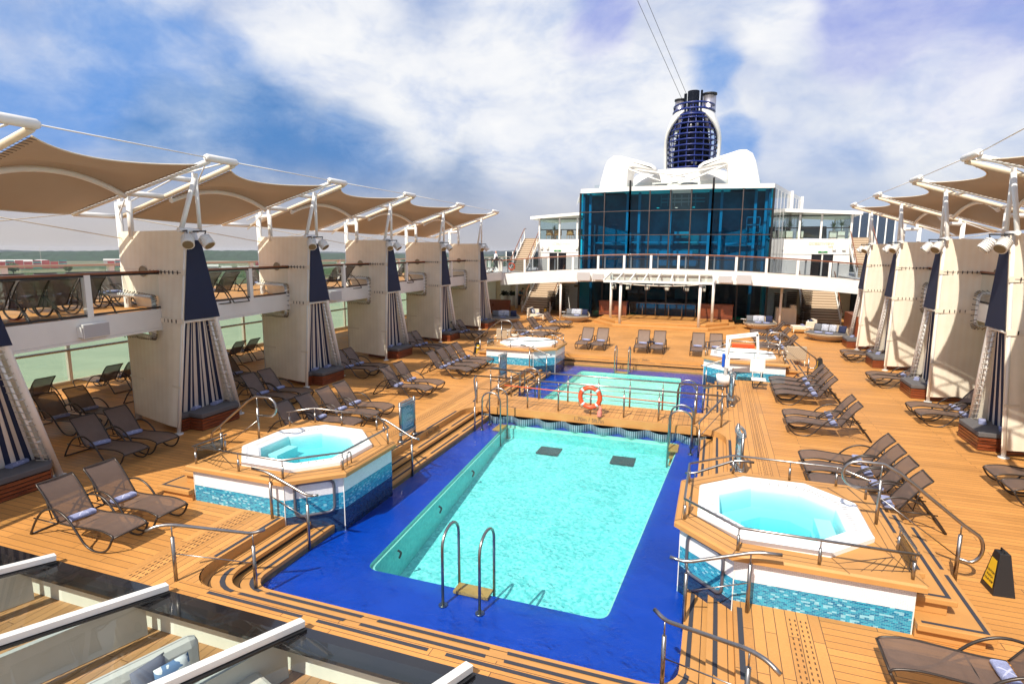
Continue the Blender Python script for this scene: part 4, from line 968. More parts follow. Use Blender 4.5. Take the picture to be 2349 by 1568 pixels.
b = B(); rect(b, -23.2, 3, -6, 5.62, -.61); struct('lounge_floor', b, planks('lounge_planks', True, (.50, .27, .12), .15, 2.1), 'lounge floor under the skylight')
b = B(); b.box(-23.2, 3, 5.62, 5.68, -.61, -.03); struct('lounge_wall', b, mat('lounge_white', (.80, .82, .76), .5, var=.05), 'white wall under the skylight')
for i, x in enumerate((-5.07, -7.62, -10.13, -12.64, -15.2)):
    tag(B().obox((x-.345*2.7, 5.60-2.7, -.31), (.345, 1, 0), (1, -.345, 0), (0, 0, 1), 2.75, .04, .29).build('lounge_partition', mat('partition_grey', (.50, .52, .52), .5, var=.06)), 'pale grey partition under the skylight, '+['nearest to', 'second from', 'third from', 'fourth from', 'farthest from'][i]+' the pool', 'partition', 'partitions under the skylight')
t = thing('lounge_sofa', 'cream sofa seen through the skylight at the bottom edge', 'sofa', (-5.8, 4.1, -.61))
b = B(); b.obox((-5.53, 4.11, -.43), (.345, 1, 0), (1, -.345, 0), (0, 0, 1), 1.07, .67, .175); b.build('seat', mat('cushion_cream', (.62, .58, .52), .9), t, bevel=.06)
b = B(); b.obox((-6.36, 4.15, -.23), (.345, 1, 0), (1, -.345, 0), (0, 0, 1), .91, .11, .38); b.build('backrest', mat('cushion_pale', (.60, .58, .56), .9), t, bevel=.12)
def pillow(loc, rz, tilt, m, label, s=.24, parent=None, name='pillow'):
    b = B(); 
    b.grid(lambda u, v: ((u-.5)*2*s, .09*s/.24*math.sqrt(max(0, (1-abs(2*u-1)**2.5)*(1-abs(2*v-1)**2.5))), (v-.5)*2*s), 8, 8)
    b.grid(lambda u, v: ((u-.5)*2*s, -.09*s/.24*math.sqrt(max(0, (1-abs(2*u-1)**2.5)*(1-abs(2*v-1)**2.5))), (v-.5)*2*s), 8, 8, flip=True)
    o = b.build(name, m); o.location = loc; o.rotation_euler = (tilt, 0, rz)
    if parent: o.parent = parent
    else: tag(o, label, 'pillow')
    return o
pillow((-6.11, 4.38, -.07), R(85), R(-12), mat('grey_blue_pillow', (.16, .17, .24), .9), 'dark grey blue pillow on the sofa under the skylight', .21)
pillow((-5.88, 4.50, -.07), R(75), R(-14), mat('blue_white_print', rough=.9, build=lambda nt, bb, tc: (lambda v: (L(nt, tc.outputs['Object'], v.inputs[0]), L(nt, ramp(nt, v.outputs[0], [(.45, (.12, .22, .42)), (.5, (.72, .74, .78))], 'CONSTANT'), bb.inputs['Base Color'])))(N(nt, 'TexNoise', Scale=6.))), 'blue and white printed pillow on the sofa under the skylight', .20)
# ================================================================ sun loungers and towels
def make_lounger():
    t = thing('sun_lounger', 'x', 'sun lounger')
    prof = smooth([(1.0, .30), (.94, .345), (.7, .385), (.35, .37), (.0, .345), (-.30, .345)], 5); back = smooth([(-.32, .355), (-.50, .62), (-.66, .83), (-.80, .97)], 4)
    hw = .285
    b = B(); b.grid(lambda u, v: (prof[min(int(u*(len(prof)-1)+.5), len(prof)-1)].x, (v-.5)*2*hw, prof[min(int(u*(len(prof)-1)+.5), len(prof)-1)].y-.02*math.sin(math.pi*v)), len(prof)-1, 4)
    b.build('seat', M_SLING, t, world=False)
    b = B(); b.grid(lambda u, v: (back[int(u*(len(back)-1)+.5)].x, (v-.5)*2*hw, back[int(u*(len(back)-1)+.5)].y-.0-.015*math.sin(math.pi*v)), len(back)-1, 4)
    b.build('backrest', M_SLING, t, world=False)
    b = B()
    for s in (-1, 1): b.tube([(p.x, s*(hw+.012), p.y) for p in prof], .017, 6)
    b.tube([(1.0, -hw-.012, .30), (1.0, hw+.012, .30)], .017, 6); b.tube([(.1, -hw, .325), (.1, hw, .325)], .012, 6); b.build('seat_frame', M_DFRAME, t, world=False)
    b = B(); P = [(p.x, -(hw+.012), p.y) for p in back]; Q = [(p.x, hw+.012, p.y) for p in back]; b.tube(fillet(P+Q[::-1], .04) if False else P+Q[::-1], .017, 6); b.build('back_frame', M_DFRAME, t, world=False)
    b = B(); b.tube([(-.62, -hw, .74), (-.55, -hw*.9, .36)], .011, 6); b.tube([(-.62, hw, .74), (-.55, hw*.9, .36)], .011, 6); b.tube([(-.32, -hw-.04, .345), (-.92, -hw-.04, .345)], .013, 6); b.tube([(-.32, hw+.04, .345), (-.92, hw+.04, .345)], .013, 6); b.tube([(-.55, -hw, .36), (-.55, hw, .36)], .011, 6)
    b.build('back_prop', M_DFRAME, t, world=False)
    S = smooth([(1.0, .30), (.90, .13), (.76, .03), (.55, .012), (.36, .09), (.20, .27), (.02, .47), (-.18, .585), (-.40, .60), (-.66, .51), (-.88, .30), (-1.08, .02)], 4)
    for s in (-1, 1):
        b = B(); b.tube([(p.x, s*(hw+.03+.03*max(0, math.sin(math.pi*min(1, max(0, (1-p.x)/2.1))))), p.y) for p in S], .019, 7); b.build('armrest_leg', M_DFRAME, t, world=False)
    b = B(); b.tube([(-1.07, -hw-.03, .02), (-1.07, hw+.03, .02)], .017, 6); b.build('rear_foot_bar', M_DFRAME, t, world=False)
    return t
lng = make_lounger(); lng_used = False
def make_towel():
    b = B(); n = 10
    def f(u, v):
        a = 2*math.pi*u; r = 1+.06*math.sin(a*3+v*5); sgn = lambda q: (1 if q > 0 else -1)*abs(q)**.7
        return (.085*r*sgn(math.cos(a)), (v-.5)*.40*(1+.02*math.cos(a*2)), .045+.045*r*sgn(math.sin(a)))
    b.grid(f, 20, 8, flip=True)
    for v, fl in ((0, False), (1, True)):
        P = [f(i/20, v) for i in range(20)]; b.face(P if fl else P[::-1])
    return tag(b.build('towel', M_TOWEL), 'x', 'towel')
twl = make_towel(); twl_used = False
def lounger(x, y, rz, z, label, tlabel, g, tg='rolled blue towels on loungers', towel=True):
    """x, y: where the towel lies"""
    global lng_used, twl_used
    c, s = math.cos(rz), math.sin(rz); lx = -.19; ox, oy = x-c*lx, y-s*lx; rz += random.uniform(-.015, .015)
    if not lng_used: o = lng; lng_used = True; o.location = (ox, oy, z); o.rotation_euler = (0, 0, rz); o['label'] = label; o['group'] = g
    else: o = copy_tree(lng, (ox, oy, z), rz, label, g)
    if towel:
        if not twl_used: w = twl; twl_used = True
        else: w = twl.copy(); COL.objects.link(w)
        w.location = (x+c*.0+random.uniform(-.02, .02), y+random.uniform(-.03, .03), z+.335); w.rotation_euler = (0, 0, rz+random.uniform(-.06, .06)); w['label'] = tlabel; w['group'] = tg
ORD = {1: ['only'], 2: ['nearer', 'farther'], 3: ['nearest', 'middle', 'farthest'], 4: ['nearest', 'second', 'third', 'farthest'], 5: ['nearest', 'second', 'third', 'fourth', 'farthest'], 6: ['nearest', 'second', 'third', 'fourth', 'fifth', 'farthest']}
NUM = {1: 'one', 2: 'pair', 3: 'three', 4: 'four', 5: 'five', 6: 'six'}
def row(pts, rz, where, z=0, ords=None, towel=True):
    n = len(pts)
    for i, (x, y) in enumerate(pts):
        o = (ords or ORD[n])[i]
        lounger(x, y, rz, z, 'brown sling lounger, %s of the %s %s' % (o, NUM[n], where) if n > 1 else 'brown sling lounger %s' % where,
                'rolled blue towel on the %s lounger %s' % (o, where) if n > 1 else 'folded blue towel on the lounger %s' % where, 'brown sun loungers on deck', towel=towel)
XL, XR, PI = -10.32, 3.26, math.pi
row([(XL, 6.46), (XL, 7.26)], 0, 'in the sunny bottom left corner')
row([(-13.87, 9.32), (-13.9, 10.16)], 0, 'half shaded between the first two left cabanas')
row([(-17.17, 10.49), (-17.2, 11.32), (-17.2, 13.3)], 0, 'deep in the shade of the first left bay')
row([(-20.55, 11.9), (-20.55, 14.15), (-20.55, 14.95)], PI, 'facing the glass screen in the first left bay')
row([(-13.88, 14.63), (-13.88, 15.38)], 0, 'at the front of the second left bay')
row([(-17.1, 16.0), (-17.1, 16.81)], 0, 'deep in the shade of the second left bay')
row([(-20.6, 20.0), (-20.6, 20.85)], PI, 'by the glass screen seen through the second bay')
row([(XL, 12.12), (XL, 12.98), (XL, 13.86), (XL, 14.67)], 0, 'right behind the near left hot tub')
row([(XL, 17.28), (XL, 18.18)], 0, 'left of the footbridge behind the notice stand')
row([(-13.87, 19.4), (-13.87, 20.1)], 0, 'at the front of the third left bay')
row([(XL, 20.71), (XL, 21.52), (XL, 22.3), (XL, 23.07)], 0, 'left of the far pool')
row([(-13.87, 25.07), (-13.86, 25.75)], 0, 'beside the fourth left cabana')
row([(-13.85, 30.33), (-13.82, 31.05)], 0, 'beside the fifth left cabana')
row([(-10.25, 30.85), (-10.25, 31.59), (-10.27, 33.57), (-10.27, 34.26), (-10.3, 37.1), (-10.3, 37.75)], 0, 'aft of the far left hot tub')
for i, x in enumerate((-6.44, -5.62, -3.45, -2.65, -.73, .12)):
    o = ['leftmost', 'second', 'third', 'fourth', 'fifth', 'rightmost'][i]
    lounger(x, 30.05, -PI/2, 0, 'brown sling lounger facing us, %s of six before the stage' % o, 'rolled blue towel on the %s of six loungers before the stage' % o, 'brown sun loungers on deck')
row([(XR, 30.92), (XR, 31.73), (XR, 33.9), (XR, 34.8), (XR, 36.84), (XR, 37.7)], PI, 'aft of the far right hot tub')
row([(XR, 21.0), (XR, 21.8), (XR, 22.57), (XR, 23.35)], PI, 'right of the far pool')
row([(XR, 17.51), (XR, 18.35)], PI, 'right of the footbridge')
row([(XR, 12.10), (XR, 12.92), (XR, 13.70), (XR, 14.48)], PI, 'right behind the near right hot tub')
row([(3.30, 7.30)], PI, 'in the bottom right corner')
row([(7.05, 14.0), (7.05, 14.85)], PI, 'cut by the right edge of the picture')
row([(7.07, 19.82), (7.07, 20.72)], PI, 'between the first two right cabanas')
row([(7.0, 24.99), (7.0, 25.74)], PI, 'between the second and third right cabanas')
row([(7.07, 30.49), (7.07, 31.37)], PI, 'between the third and fourth right cabanas')
row([(-14.65, 7.0), (-14.7, 7.75), (-14.75, 8.45), (-14.8, 9.1), (-14.85, 9.8)], PI, 'on the upper deck behind the first glass railing', UZ)
row([(-17.4, 10.2), (-17.4, 11.05), (-17.4, 11.9), (-17.4, 12.45), (-17.4, 13.0)], 0, 'in the outer upper deck row, first gap', UZ)
row([(-15.2, 13.7), (-15.2, 14.45)], PI, 'on the upper deck in the second gap', UZ)
row([(-17.4, 18.6), (-17.4, 19.3)], 0, 'in the outer upper row, second gap', UZ)
row([(-15.9, 21.0), (-15.9, 21.8)], PI, 'on the upper deck in the third gap', UZ)
row([(-16.1, 26.9)], PI, 'on the upper deck in the fourth gap', UZ)
row([(-18.2, 42.4), (-18.2, 43.6)], 0, 'on the upper deck behind the walking man', UZ, towel=False)
# stacks of spare loungers below the walkway
lp = None
def stack(x, y, n, nm, rz=-PI/2, per=.145):
    global lp
    for i in range(n):
        if lp is None:
            lp = thing('stacked_lounger', 'x', 'sun lounger'); b = B(); b.grid(lambda u, v: (-.6+1.2*u, (v-.5)*.6, .30+.05*math.sin(u*3)), 6, 1); b.build('sling', M_SLING, lp, world=False)
            b = B()
            for s in (-1, 1): b.tube([(-.75, s*.32, .28), (-.2, s*.32, .31), (.3, s*.32, .34), (.62, s*.32, .30)], .024, 5)
            b.tube([(.62, -.32, .30), (.62, .32, .30)], .022, 5); b.tube([(-.75, -.32, .28), (-.75, .32, .28)], .024, 5); b.build('frame', M_DFRAME, lp, world=False); o = lp
            o.location = (x, y, i*per); o.rotation_euler = (0, 0, rz)
        else: o = copy_tree(lp, (x, y+random.uniform(-.02, .02), i*per), rz, '')
        o['group'] = 'stacked spare loungers '+nm; o['label'] = 'spare brown lounger in the stack '+nm
stack(-11.95, 46.2, 14, 'in the right column left of the bar'); stack(-12.85, 46.5, 11, 'in the left column beside the left stairs')
stack(4.35, 46.6, 13, 'next to the dark glass on the right'); stack(5.15, 46.3, 14, 'behind the white covered furniture'); stack(6.1, 46.2, 15, 'beside the right stairs')

# ================================================================ cabana towers with canopies
def towel_at(x, y, z, rz, label):
    w = twl.copy(); COL.objects.link(w); w.location = (x, y, z); w.rotation_euler = (0, 0, rz); w['label'] = label; w['group'] = 'blue towels on the daybeds'
TY = [6.0, 11.3, 17.05, 22.8, 28.55, 34.3]
TF = [-13.6, -13.72, -14.12, -14.30, -14.37, -14.42]; TT = [-12.3, -12.85, -13.67, -14.08, -14.28, -14.43]
TIPX = [-10.9, -11.92, -12.67, -13.08, -13.24, -13.45]; TIPZ = [6.98, 7.15, 7.29, 7.39, 7.41, 7.43]
NTH = ['nearest', 'second', 'third', 'fourth', 'fifth', 'farthest']
def tower(i, side):
    f = (lambda x: x) if side < 0 else mx; sn = 'left' if side < 0 else 'right'; which = NTH[i] if side < 0 else ['', 'nearest', 'second', 'third', 'fourth', 'farthest'][i]
    Y = TY[i]; xf, xt = TF[i], TT[i]; H = 5.5; DY = 2.15
    if side > 0: xf += .12 if i < 3 else .25; xt += .1
    ix = lambda z: xf+(xt-xf)*z/H
    t = thing('cabana_tower', 'cream and navy canvas cabana tower, %s on the %s side' % (which, sn), 'cabana', (f(xf), Y, 0), 0, 'canvas cabana towers')
    def F(p): return (f(p[0]), p[1], p[2])
    def quad(b, P, uv=None, m=0):
        P = [F(p) for p in P]
        if side > 0: P = P[::-1]; uv = uv[::-1] if uv else None
        b.face(P, uv, m=m)
    # side wall facing the camera, a slight belly in the cloth; a square hole lets the deck edge through
    ox, oy = xf-2.38, Y+.68
    def wp(u, z): # u 0 inboard..1 outboard
        xi = ix(z); x = xi+(ox-xi)*u; y = Y+(oy-Y)*u; w = max(0, 1-u*14); return (x+.10*w, y-.09-.05*math.sin(math.pi*u)*math.sin(math.pi*min(z, H)/H)+.03*w, z)
    hx = (xf-ix(0)+.72)/2.22
    b = B(); hu = max(.25, (ix(3.2)-(EX(Y+.25)-(0 if side < 0 else 0))-.0)/2.38+.02)
    def cell(u0, u1, z0, z1, n=5, k=5):
        for a in range(n):
            for c in range(k):
                ua, ub = u0+(u1-u0)*a/n, u0+(u1-u0)*(a+1)/n; za, zb = z0+(z1-z0)*c/k, z0+(z1-z0)*(c+1)/k
                quad(b, [wp(ub, za), wp(ua, za), wp(ua, zb), wp(ub, zb)], [(ub*2.3, za), (ua*2.3, za), (ua*2.3, zb), (ub*2.3, zb)])
    z0 = lambda u: .22
    cell(0, 1, .20, 2.62, 6, 6); cell(0, hu-.07, 2.62, 3.78, 3, 4); cell(0, 1, 3.78, H, 6, 4)
    b.build('side_wall', M_FABRIC, t)
    for z, ua, ub in ((3.14, .03, hu-.10), (4.42, .03, .50)):
        b = B(); n = int((ub-ua)*2.35/.13)
        for k in range(n):
            p = Vector(F(wp(ua+(ub-ua)*(k+.5)/n, z))); b.box(p.x-.012, p.x+.012, p.y-.03, p.y-.015, z-.045, z+.045)
        p = Vector(F(wp(ua, z))); q = Vector(F(wp(ub, z))); b.bar(p+Vector((0, -.018, 0)), q+Vector((0, -.018, 0)), .012, .012); b.build('lacing_seam', M_DFRAME, t)
    b = B(); 
    for z, u0, u1 in ((3.14, 0, hu-.08), (4.42, 0, 1), (1.35, 0, 1)):
        h = .07 if z > 2 else .03; b = B()
        P = [wp(u0, z-h), wp(u1, z-h), wp(u1, z+h), wp(u0, z+h)]; P = [(p[0], p[1]-.05 if 0 else p[1]-.045, p[2]) for p in P]; quad(b, P[::1]); b.build('hem_band', mat('hem_cloth', (.80, .70, .56), .8), t)
    # hoop round the deck edge opening
    b = B(); zt, zb, ui = 3.74, 2.66, hu-.07
    P = [F((wp(1.0, zt)[0], wp(1, zt)[1]-.14, zt)), F((wp(ui, zt)[0], wp(ui, zt)[1]-.14, zt)), F((wp(ui, zb)[0], wp(ui, zb)[1]-.14, zb)), F((wp(1.0, zb)[0], wp(1, zb)[1]-.10, zb))]
    hoop = fillet(P, .16); b.tube(hoop, .055, 10); hp = b.build('opening_hoop', M_WHITE, t)
    b = B(); 
    for k in range(0, len(hoop)-1):
        a, c = hoop[k], hoop[k+1]; n = max(1, int((c-a).length/.13))
        for j in range(n):
            p = a.lerp(c, (j+.5)/n); ctr = (hoop[0]+hoop[-1])/2; ctr.z = 3.2; d = (p-Vector((ctr.x, p.y, 3.2))); d.x *= .6 if abs(d.x) > .8 else 1; d.normalize()
            b.tube([p+Vector((0, -.06, 0)), p+d*.14+Vector((0, -.03, 0))], .009, 4); b.sphere(p+d*.15+Vector((0, -.03, 0)), .018, .018, .018, 6, 4)
    b.build('hoop_lacing', M_DFRAME, hp)
    b = B(); p = Vector(F(wp(hu+.16, 4.42))); b.cyl(p.x, p.y-.02, 0, 0, .01) if False else None
    b.tube([p+Vector((.14*math.cos(a), -.055, .14*math.sin(a))) for a in [2*math.pi*j/14 for j in range(14)]], .012, 4, closed=True); b.face([tuple(p+Vector((.14*math.cos(-a), -.05, .14*math.sin(-a)))) for a in [2*math.pi*j/14 for j in range(14)]]); b.build('rail_grommet', mat('brass_patch', (.30, .24, .15), .5), t)
    # posts
    b = B(); b.tube([F((ix(z)+.03, Y-.02, z)) for z in (0, 2, 4, H+.02)], .052, 10); b.tube([F((xf+.03, Y-.02, 0)), F((xf+.03, Y-.02, .03))], .12, 12); b.build('inner_post', M_WHITE, t)
    b = B(); b.tube([F((ox, oy, 0)), F((ox, oy, 6.32))], .09, 10); b.build('outer_post', M_WHITE, t)
    b = B(); b.tube([F((ox+.02, oy, 6.25)), F((ox+.75, oy-.25, 6.25))], .075, 10); b.tube([F((ox+.75, oy-.25, 6.32)), F((ox+.75, oy-.25, 5.35))], .075, 10); b.box(*sorted((f(ox+.68), f(ox+.80))), oy-.30, oy-.22, 6.3, 6.5); b.box(*sorted((f(ox+.08), f(ox+.20))), oy-.08, oy, 6.3, 6.5); b.build('goal_frame', M_WHITE, t)
    farx = lambda z: ix(z); yb = lambda z: Y+.18+(DY-.18)*(1-z/H)
    b = B(); b.tube([F((farx(z)+.02, yb(z), z)) for z in (0, 2, 4, H)], .075, 10); b.tube([F((xf+.02, yb(0), 0)), F((xf+.02, yb(0), .03))], .13, 12); lp_ = b.build('leaning_post', M_WHITE, t)
    b = B(); b.tube([F((farx(z)-.01, yb(z)-.17, z)) for z in (.3, 1.5, 3.05)], .03, 8)
    z = .45
    k = 0
    while z < 3.05:
        if k % 3 == 0: b.tube([F((farx(z), yb(z)-.17, z)), F((farx(z), yb(z), z+.02))], .022, 5)
        z += .17; k += 1
    b.build('ladder_tube', M_WHITE, lp_)
    b = B(); z = .35
    while z < 3.05: b.tube([F((farx(z)-.01, yb(z)-.30, z+.05)), F((farx(z)+.06, yb(z)-.1, z-.02)), F((farx(z)+.06, yb(z)+.05, z+.03))], .010, 4); z += .15
    b.build('lace', mat('lace_cord', (.42, .36, .29), .8), lp_)
    b = B(); b.tube([F((ix(3.13)+.02, Y, 3.13)), F((farx(3.13)+.02, yb(3.13), 3.13))], .05, 8); b.build('cross_bar', M_WHITE, t); b = B(); b.tube([F((ix(H)+.02, Y-.25, H)), F((ix(H)+.02, yb(H)+.15, H))], .06, 8); b.build('cross_bar', M_WHITE, t)
    # navy and striped panels
    b = B(); quad(b, [(ix(3.17)+.12, Y-.06, 3.17), (farx(3.17)+.12, yb(3.17)+.08, 3.17), (farx(5.25)+.12, yb(5.25)+.08, 5.25), (ix(5.25)+.12, Y-.06, 5.25)]); b.build('navy_panel', M_NAVY, t)
    b = B(); n = 12; wv = lambda u: .035*math.sin(u*26)
    for k in range(n*2):
        u0, u1 = k/(2*n), (k+1)/(2*n)
        def sp(u, z):  # u from near side wall to the far leaning side
            ya, yb_ = Y+.02, yb(z)-.17; rec = .30*(1-z/3.3)+.04
            return (ix(z)-rec+wv(u), ya+(yb_-ya)*u, z)
        a0, a1, c1, c0 = sp(u0, .45), sp(u1, .45), sp(u1, 3.12), sp(u0, 3.12)
        quad(b, [a0, a1, c1, c0], [(u0*1.85, 0), (u1*1.85, 0), (u1*1.85, 1), (u0*1.85, 1)])
    b.build('striped_panel', M_STRIPE, t)
    # far wall closing the tent
    b = B(); n = 4
    for k in range(n):
        za, zb_ = .2+(H-.2)*k/n, .2+(H-.2)*(k+1)/n
        quad(b, [(ix(za), yb(za)+.02, za), (ox, max(yb(za), oy+.05), za), (ox, max(yb(zb_), oy+.05), zb_), (ix(zb_), yb(zb_)+.02, zb_)], [(0, za), (2.2, za), (2.2, zb_), (0, zb_)])
    b.build('back_wall', M_FABRIC, t)
    # A frame carrying the canopy beams
    tx, tz = TIPX[i], TIPZ[i]; ax = ix(H)+.0; ya_, yb2 = Y+.0, Y+.75
    at = lambda tt: (tx-(4.6)*tt)
    zb3 = lambda tt: tz+(5.95-tz)*tt
    ta = (tx-ax)/4.6; az = zb3(ta)-.10
    b = B(); b.tube([F((ax, Y-.15, H)), F((ax+.05, Y+.32, az))], .06, 8); b.tube([F((ax, Y+.42, H)), F((ax+.05, Y+.36, az))], .05, 8); b.obox(F((ax+.05, Y+.34, az+.02)), (1, 0, 0), (0, 1, 0), (0, 0, 1), .03, .07, .12); b.build('a_frame', M_WHITE, t)
    # ---- flood lights: a thing each
    for k, (dx, dy, rx) in enumerate(((.30, -.22, -.3), (.46, .22, .3))):
        o = Vector(F((ax+dx*.9, Y+dy, H-.28))); d = Vector((.62 if side < 0 else -.62, rx-.25, -.72)).normalized()
        g = thing('flood_light', 'white ribbed flood light, %s one on the %s %s tower' % ('near' if k == 0 else 'far', which, sn), 'flood light', tuple(o), 0, 'flood lights on the towers')
        b = B(); b.tube([o-d*.17, o-d*.12, o-d*.02, o+d*.12, o+d*.14], [.09, .135, .14, .15, .155], 14); 
        for j in range(5): q = o-d*(.12-.05*j); b.tube([q, q+d*.02], [.155, .155], 14)
        b.build('housing', M_WHITED, g)
        b = B(); b.tube([o+d*.142, o+d*.15], [.125, .125], 14); b.build('lens', mat('lens_amber', (.22, .17, .10), .2), g)
        b = B(); b.tube([o-d*.05+Vector((0, 0, .15)), o+Vector((0, 0, .26)), tuple(Vector(F((ax, Y+dy*.6, H-.03))))], .022, 6); b.build('bracket', M_DKGREY, g)
    # ---- daybed
    bx0, bx1 = xf-1.35, xf+.42; y0, y1 = Y+.30, Y+1.62
    d = thing('daybed', 'red cedar daybed with grey cushion in the %s %s cabana' % (which, sn), 'daybed', (f(xf-.3), Y+.95, 0), 0, 'cedar daybeds in the cabanas')
    poly = [(bx1, y0+.12), (bx1, y1+.12), (bx1-.25, y1+.30), (bx0, y1+.30), (bx0, Y+.62), (xf-.05, y0-.12), (xf-.05, y0+.12)]
    pf = [(f(x), y) for x, y in poly]
    b = B()
    for k in range(4): b.prism(pf, .02+k*.085, .02+k*.085+.066)
    b.build('slatted_base', M_SLAT, d)
    ip = [(Vector(p)+(Vector((f(xf-.5), Y+1))-Vector(p)).normalized()*.03) for p in pf]; b = B().prism([tuple(p) for p in ip], .0, .345); b.build('core', M_BLACK, d)
    op = [tuple(Vector(p)-(Vector((f(xf-.5), Y+1))-Vector(p)).normalized()*.015) for p in pf]
    b = B().prism(op, .36, .49); b.build('cushion', M_GRAYC, d, bevel=.025)
    b = B(); yq = Y+.60; quad(b, [(xf-.62, yq-.2, .49), (xf-.62, y1+.2, .49), (xf-1.05, y1+.2, .98), (xf-1.05, yq, .98)]); quad(b, [(xf-1.05, yq, .98), (xf-1.05, y1+.2, .98), (xf-1.2, y1+.2, .9), (xf-1.2, yq, .9)]); quad(b, [(xf-.62, yq-.2, .49), (xf-1.05, yq, .98), (xf-1.2, yq, .9), (xf-1.2, yq, .49)]); b.build('back_cushion', M_GRAYC, d)
    for k, (dx, dy) in enumerate(((-.22, .52), (.0 if side > 0 else -.12, 1.15))):
        towel_at(f(xf+dx), y0+dy, .48, R(18 if side < 0 else 160), 'blue towel, %s one on the daybed in the %s %s cabana' % ('near' if k == 0 else 'far', which, sn))
def canopy_frame(i, side):
    f = (lambda x: x) if side < 0 else mx; sn = 'left' if side < 0 else 'right'; which = NTH[i] if side < 0 else ['', 'nearest', 'second', 'third', 'fourth', 'farthest'][i]
    Y = TY[i]; tx, tz = TIPX[i], TIPZ[i]; F = lambda p: (f(p[0]), p[1], p[2])
    t = thing('beam_truss', 'twin white canopy beams over the %s %s cabana tower' % (which, sn), 'beam truss', (f(tx-1.5), Y, 6.5), 0, 'white canopy frames on the towers')
    for (dy0, dy1, nm) in ((-.02, -.30, 'near_beam'), (.74, 1.05, 'far_beam')):
        b = B(); A = Vector((tx, Y+dy0, tz)); E = Vector((tx-4.6, Y+dy1, 5.95)); b.tube([F(A), F(A.lerp(E, .5)), F(E)], .066, 10); b.build(nm, M_CREAMP if nm == 'far_beam' else M_WHITE, t)
    b = B(); b.tube([F((tx+.02, Y-.14, tz+.08)), F((tx+.02, Y-.08, tz+.08)), F((tx+.02, Y+.80, tz+.08)), F((tx+.02, Y+.86, tz+.08))], [.06, .09, .09, .06], 12); b.build('tip_bar', M_WHITE, t)
    for tt, r in ((.28, .065), (.58, .075), (1.0, .07)):
        b = B(); y0, y1 = Y-.02-.28*tt, Y+.74+.31*tt; x = tx-4.6*tt; z = tz+(5.95-tz)*tt; b.tube([F((x, y0, z)), F((x, y1, z))], r, 8); b.build('cross_tube', M_WHITE, t)
    b = B(); b.tube([F((tx, Y+.4, tz)), F((tx-1.3, Y+.35, tz-.2)), F((tx-4.6, Y+.9, 6.15))], .022, 6); b.tube([F((tx-.15, Y+.05, tz)), F((tx-1.25, Y+.78, tz-.33))], .018, 5); b.tube([F((tx-3.0, Y, 6.3)), F((tx-4.6, Y+.9, 5.8))], .02, 5); b.build('brace_rod', M_WHITE, t)
def canopy(i, side, y_start=None):
    """the cloth between frame i and frame i+1"""
    f = (lambda x: x) if side < 0 else mx; sn = 'left' if side < 0 else 'right'; which = NTH[i] if side < 0 else ['', 'nearest', 'second', 'third', 'fourth', 'farthest'][i]
    F = lambda p: (f(p[0]), p[1], p[2])
    def edge(k, far, s):     # point on a beam, s 0 at the inboard tip .. 1 outboard
        Y = TY[k] if k >= 0 else TY[0]-5.6; j = max(k, 0); tx, tz = TIPX[j], TIPZ[j]
        if k < 0: tx, tz = -9.6, 6.75
        dy0, dy1 = (.86, 1.18) if far else (-.14, -.42)
        s2 = .05+.93*s; return Vector((tx-4.6*s2, Y+dy0+(dy1-dy0)*s2, tz+(5.95-tz)*s2-.03))
    def S(s, u):
        a, c = edge(i, True, s), edge(i+1, False, s); p = a.lerp(c, u)
        w = 4*u*(1-u); p.x += -w*.78*(1-s)**1.6+w*.62*s**2; p.z += w*(.52*math.exp(-((s-.52)/.26)**2)-.10)-.02*0
        return F(p)
    t = thing('canopy', 'tan sail canopy over the %s bay on the %s side' % (which, sn), 'canopy', S(.5, .5), 0, 'tan sail canopies')
    b = B(); b.grid(S, 20, 22, flip=(side > 0)); b.build('sail', M_CANOPY, t)
    b = B(); b.tube([Vector(S(.55, u))+Vector((0, 0, -.09)) for u in [j/16 for j in range(17)]], .07, 10); b.build('arch_tube', M_WHITE, t)
    for s in (0, 1): b = B(); b.tube([Vector(S(s, u)) for u in [j/16 for j in range(17)]], .018, 5); b.build('edge_rope', M_CREAMC, t)
    for u, far in ((0, True), (1, False)):
        b = B()
        for k in range(34):
            s = .02+k*.029; p = Vector(S(s, u)); q = Vector(F(edge(i if far else i+1, far, s))); yb = q.y+(-.15 if far else .15); b.tube([p+Vector((0, .12 if far else -.12, -.02)), Vector((q.x, yb, q.z+.0))], .006, 4)
        b.build('lacing', M_DFRAME, t)
for i in range(6): tower(i, -1); canopy_frame(i, -1)
for i in range(-1, 5): 
    if i >= 0: canopy(i, -1)
for i in range(1, 6): tower(i, 1); canopy_frame(i, 1)
for i in range(1, 5): canopy(i, 1)
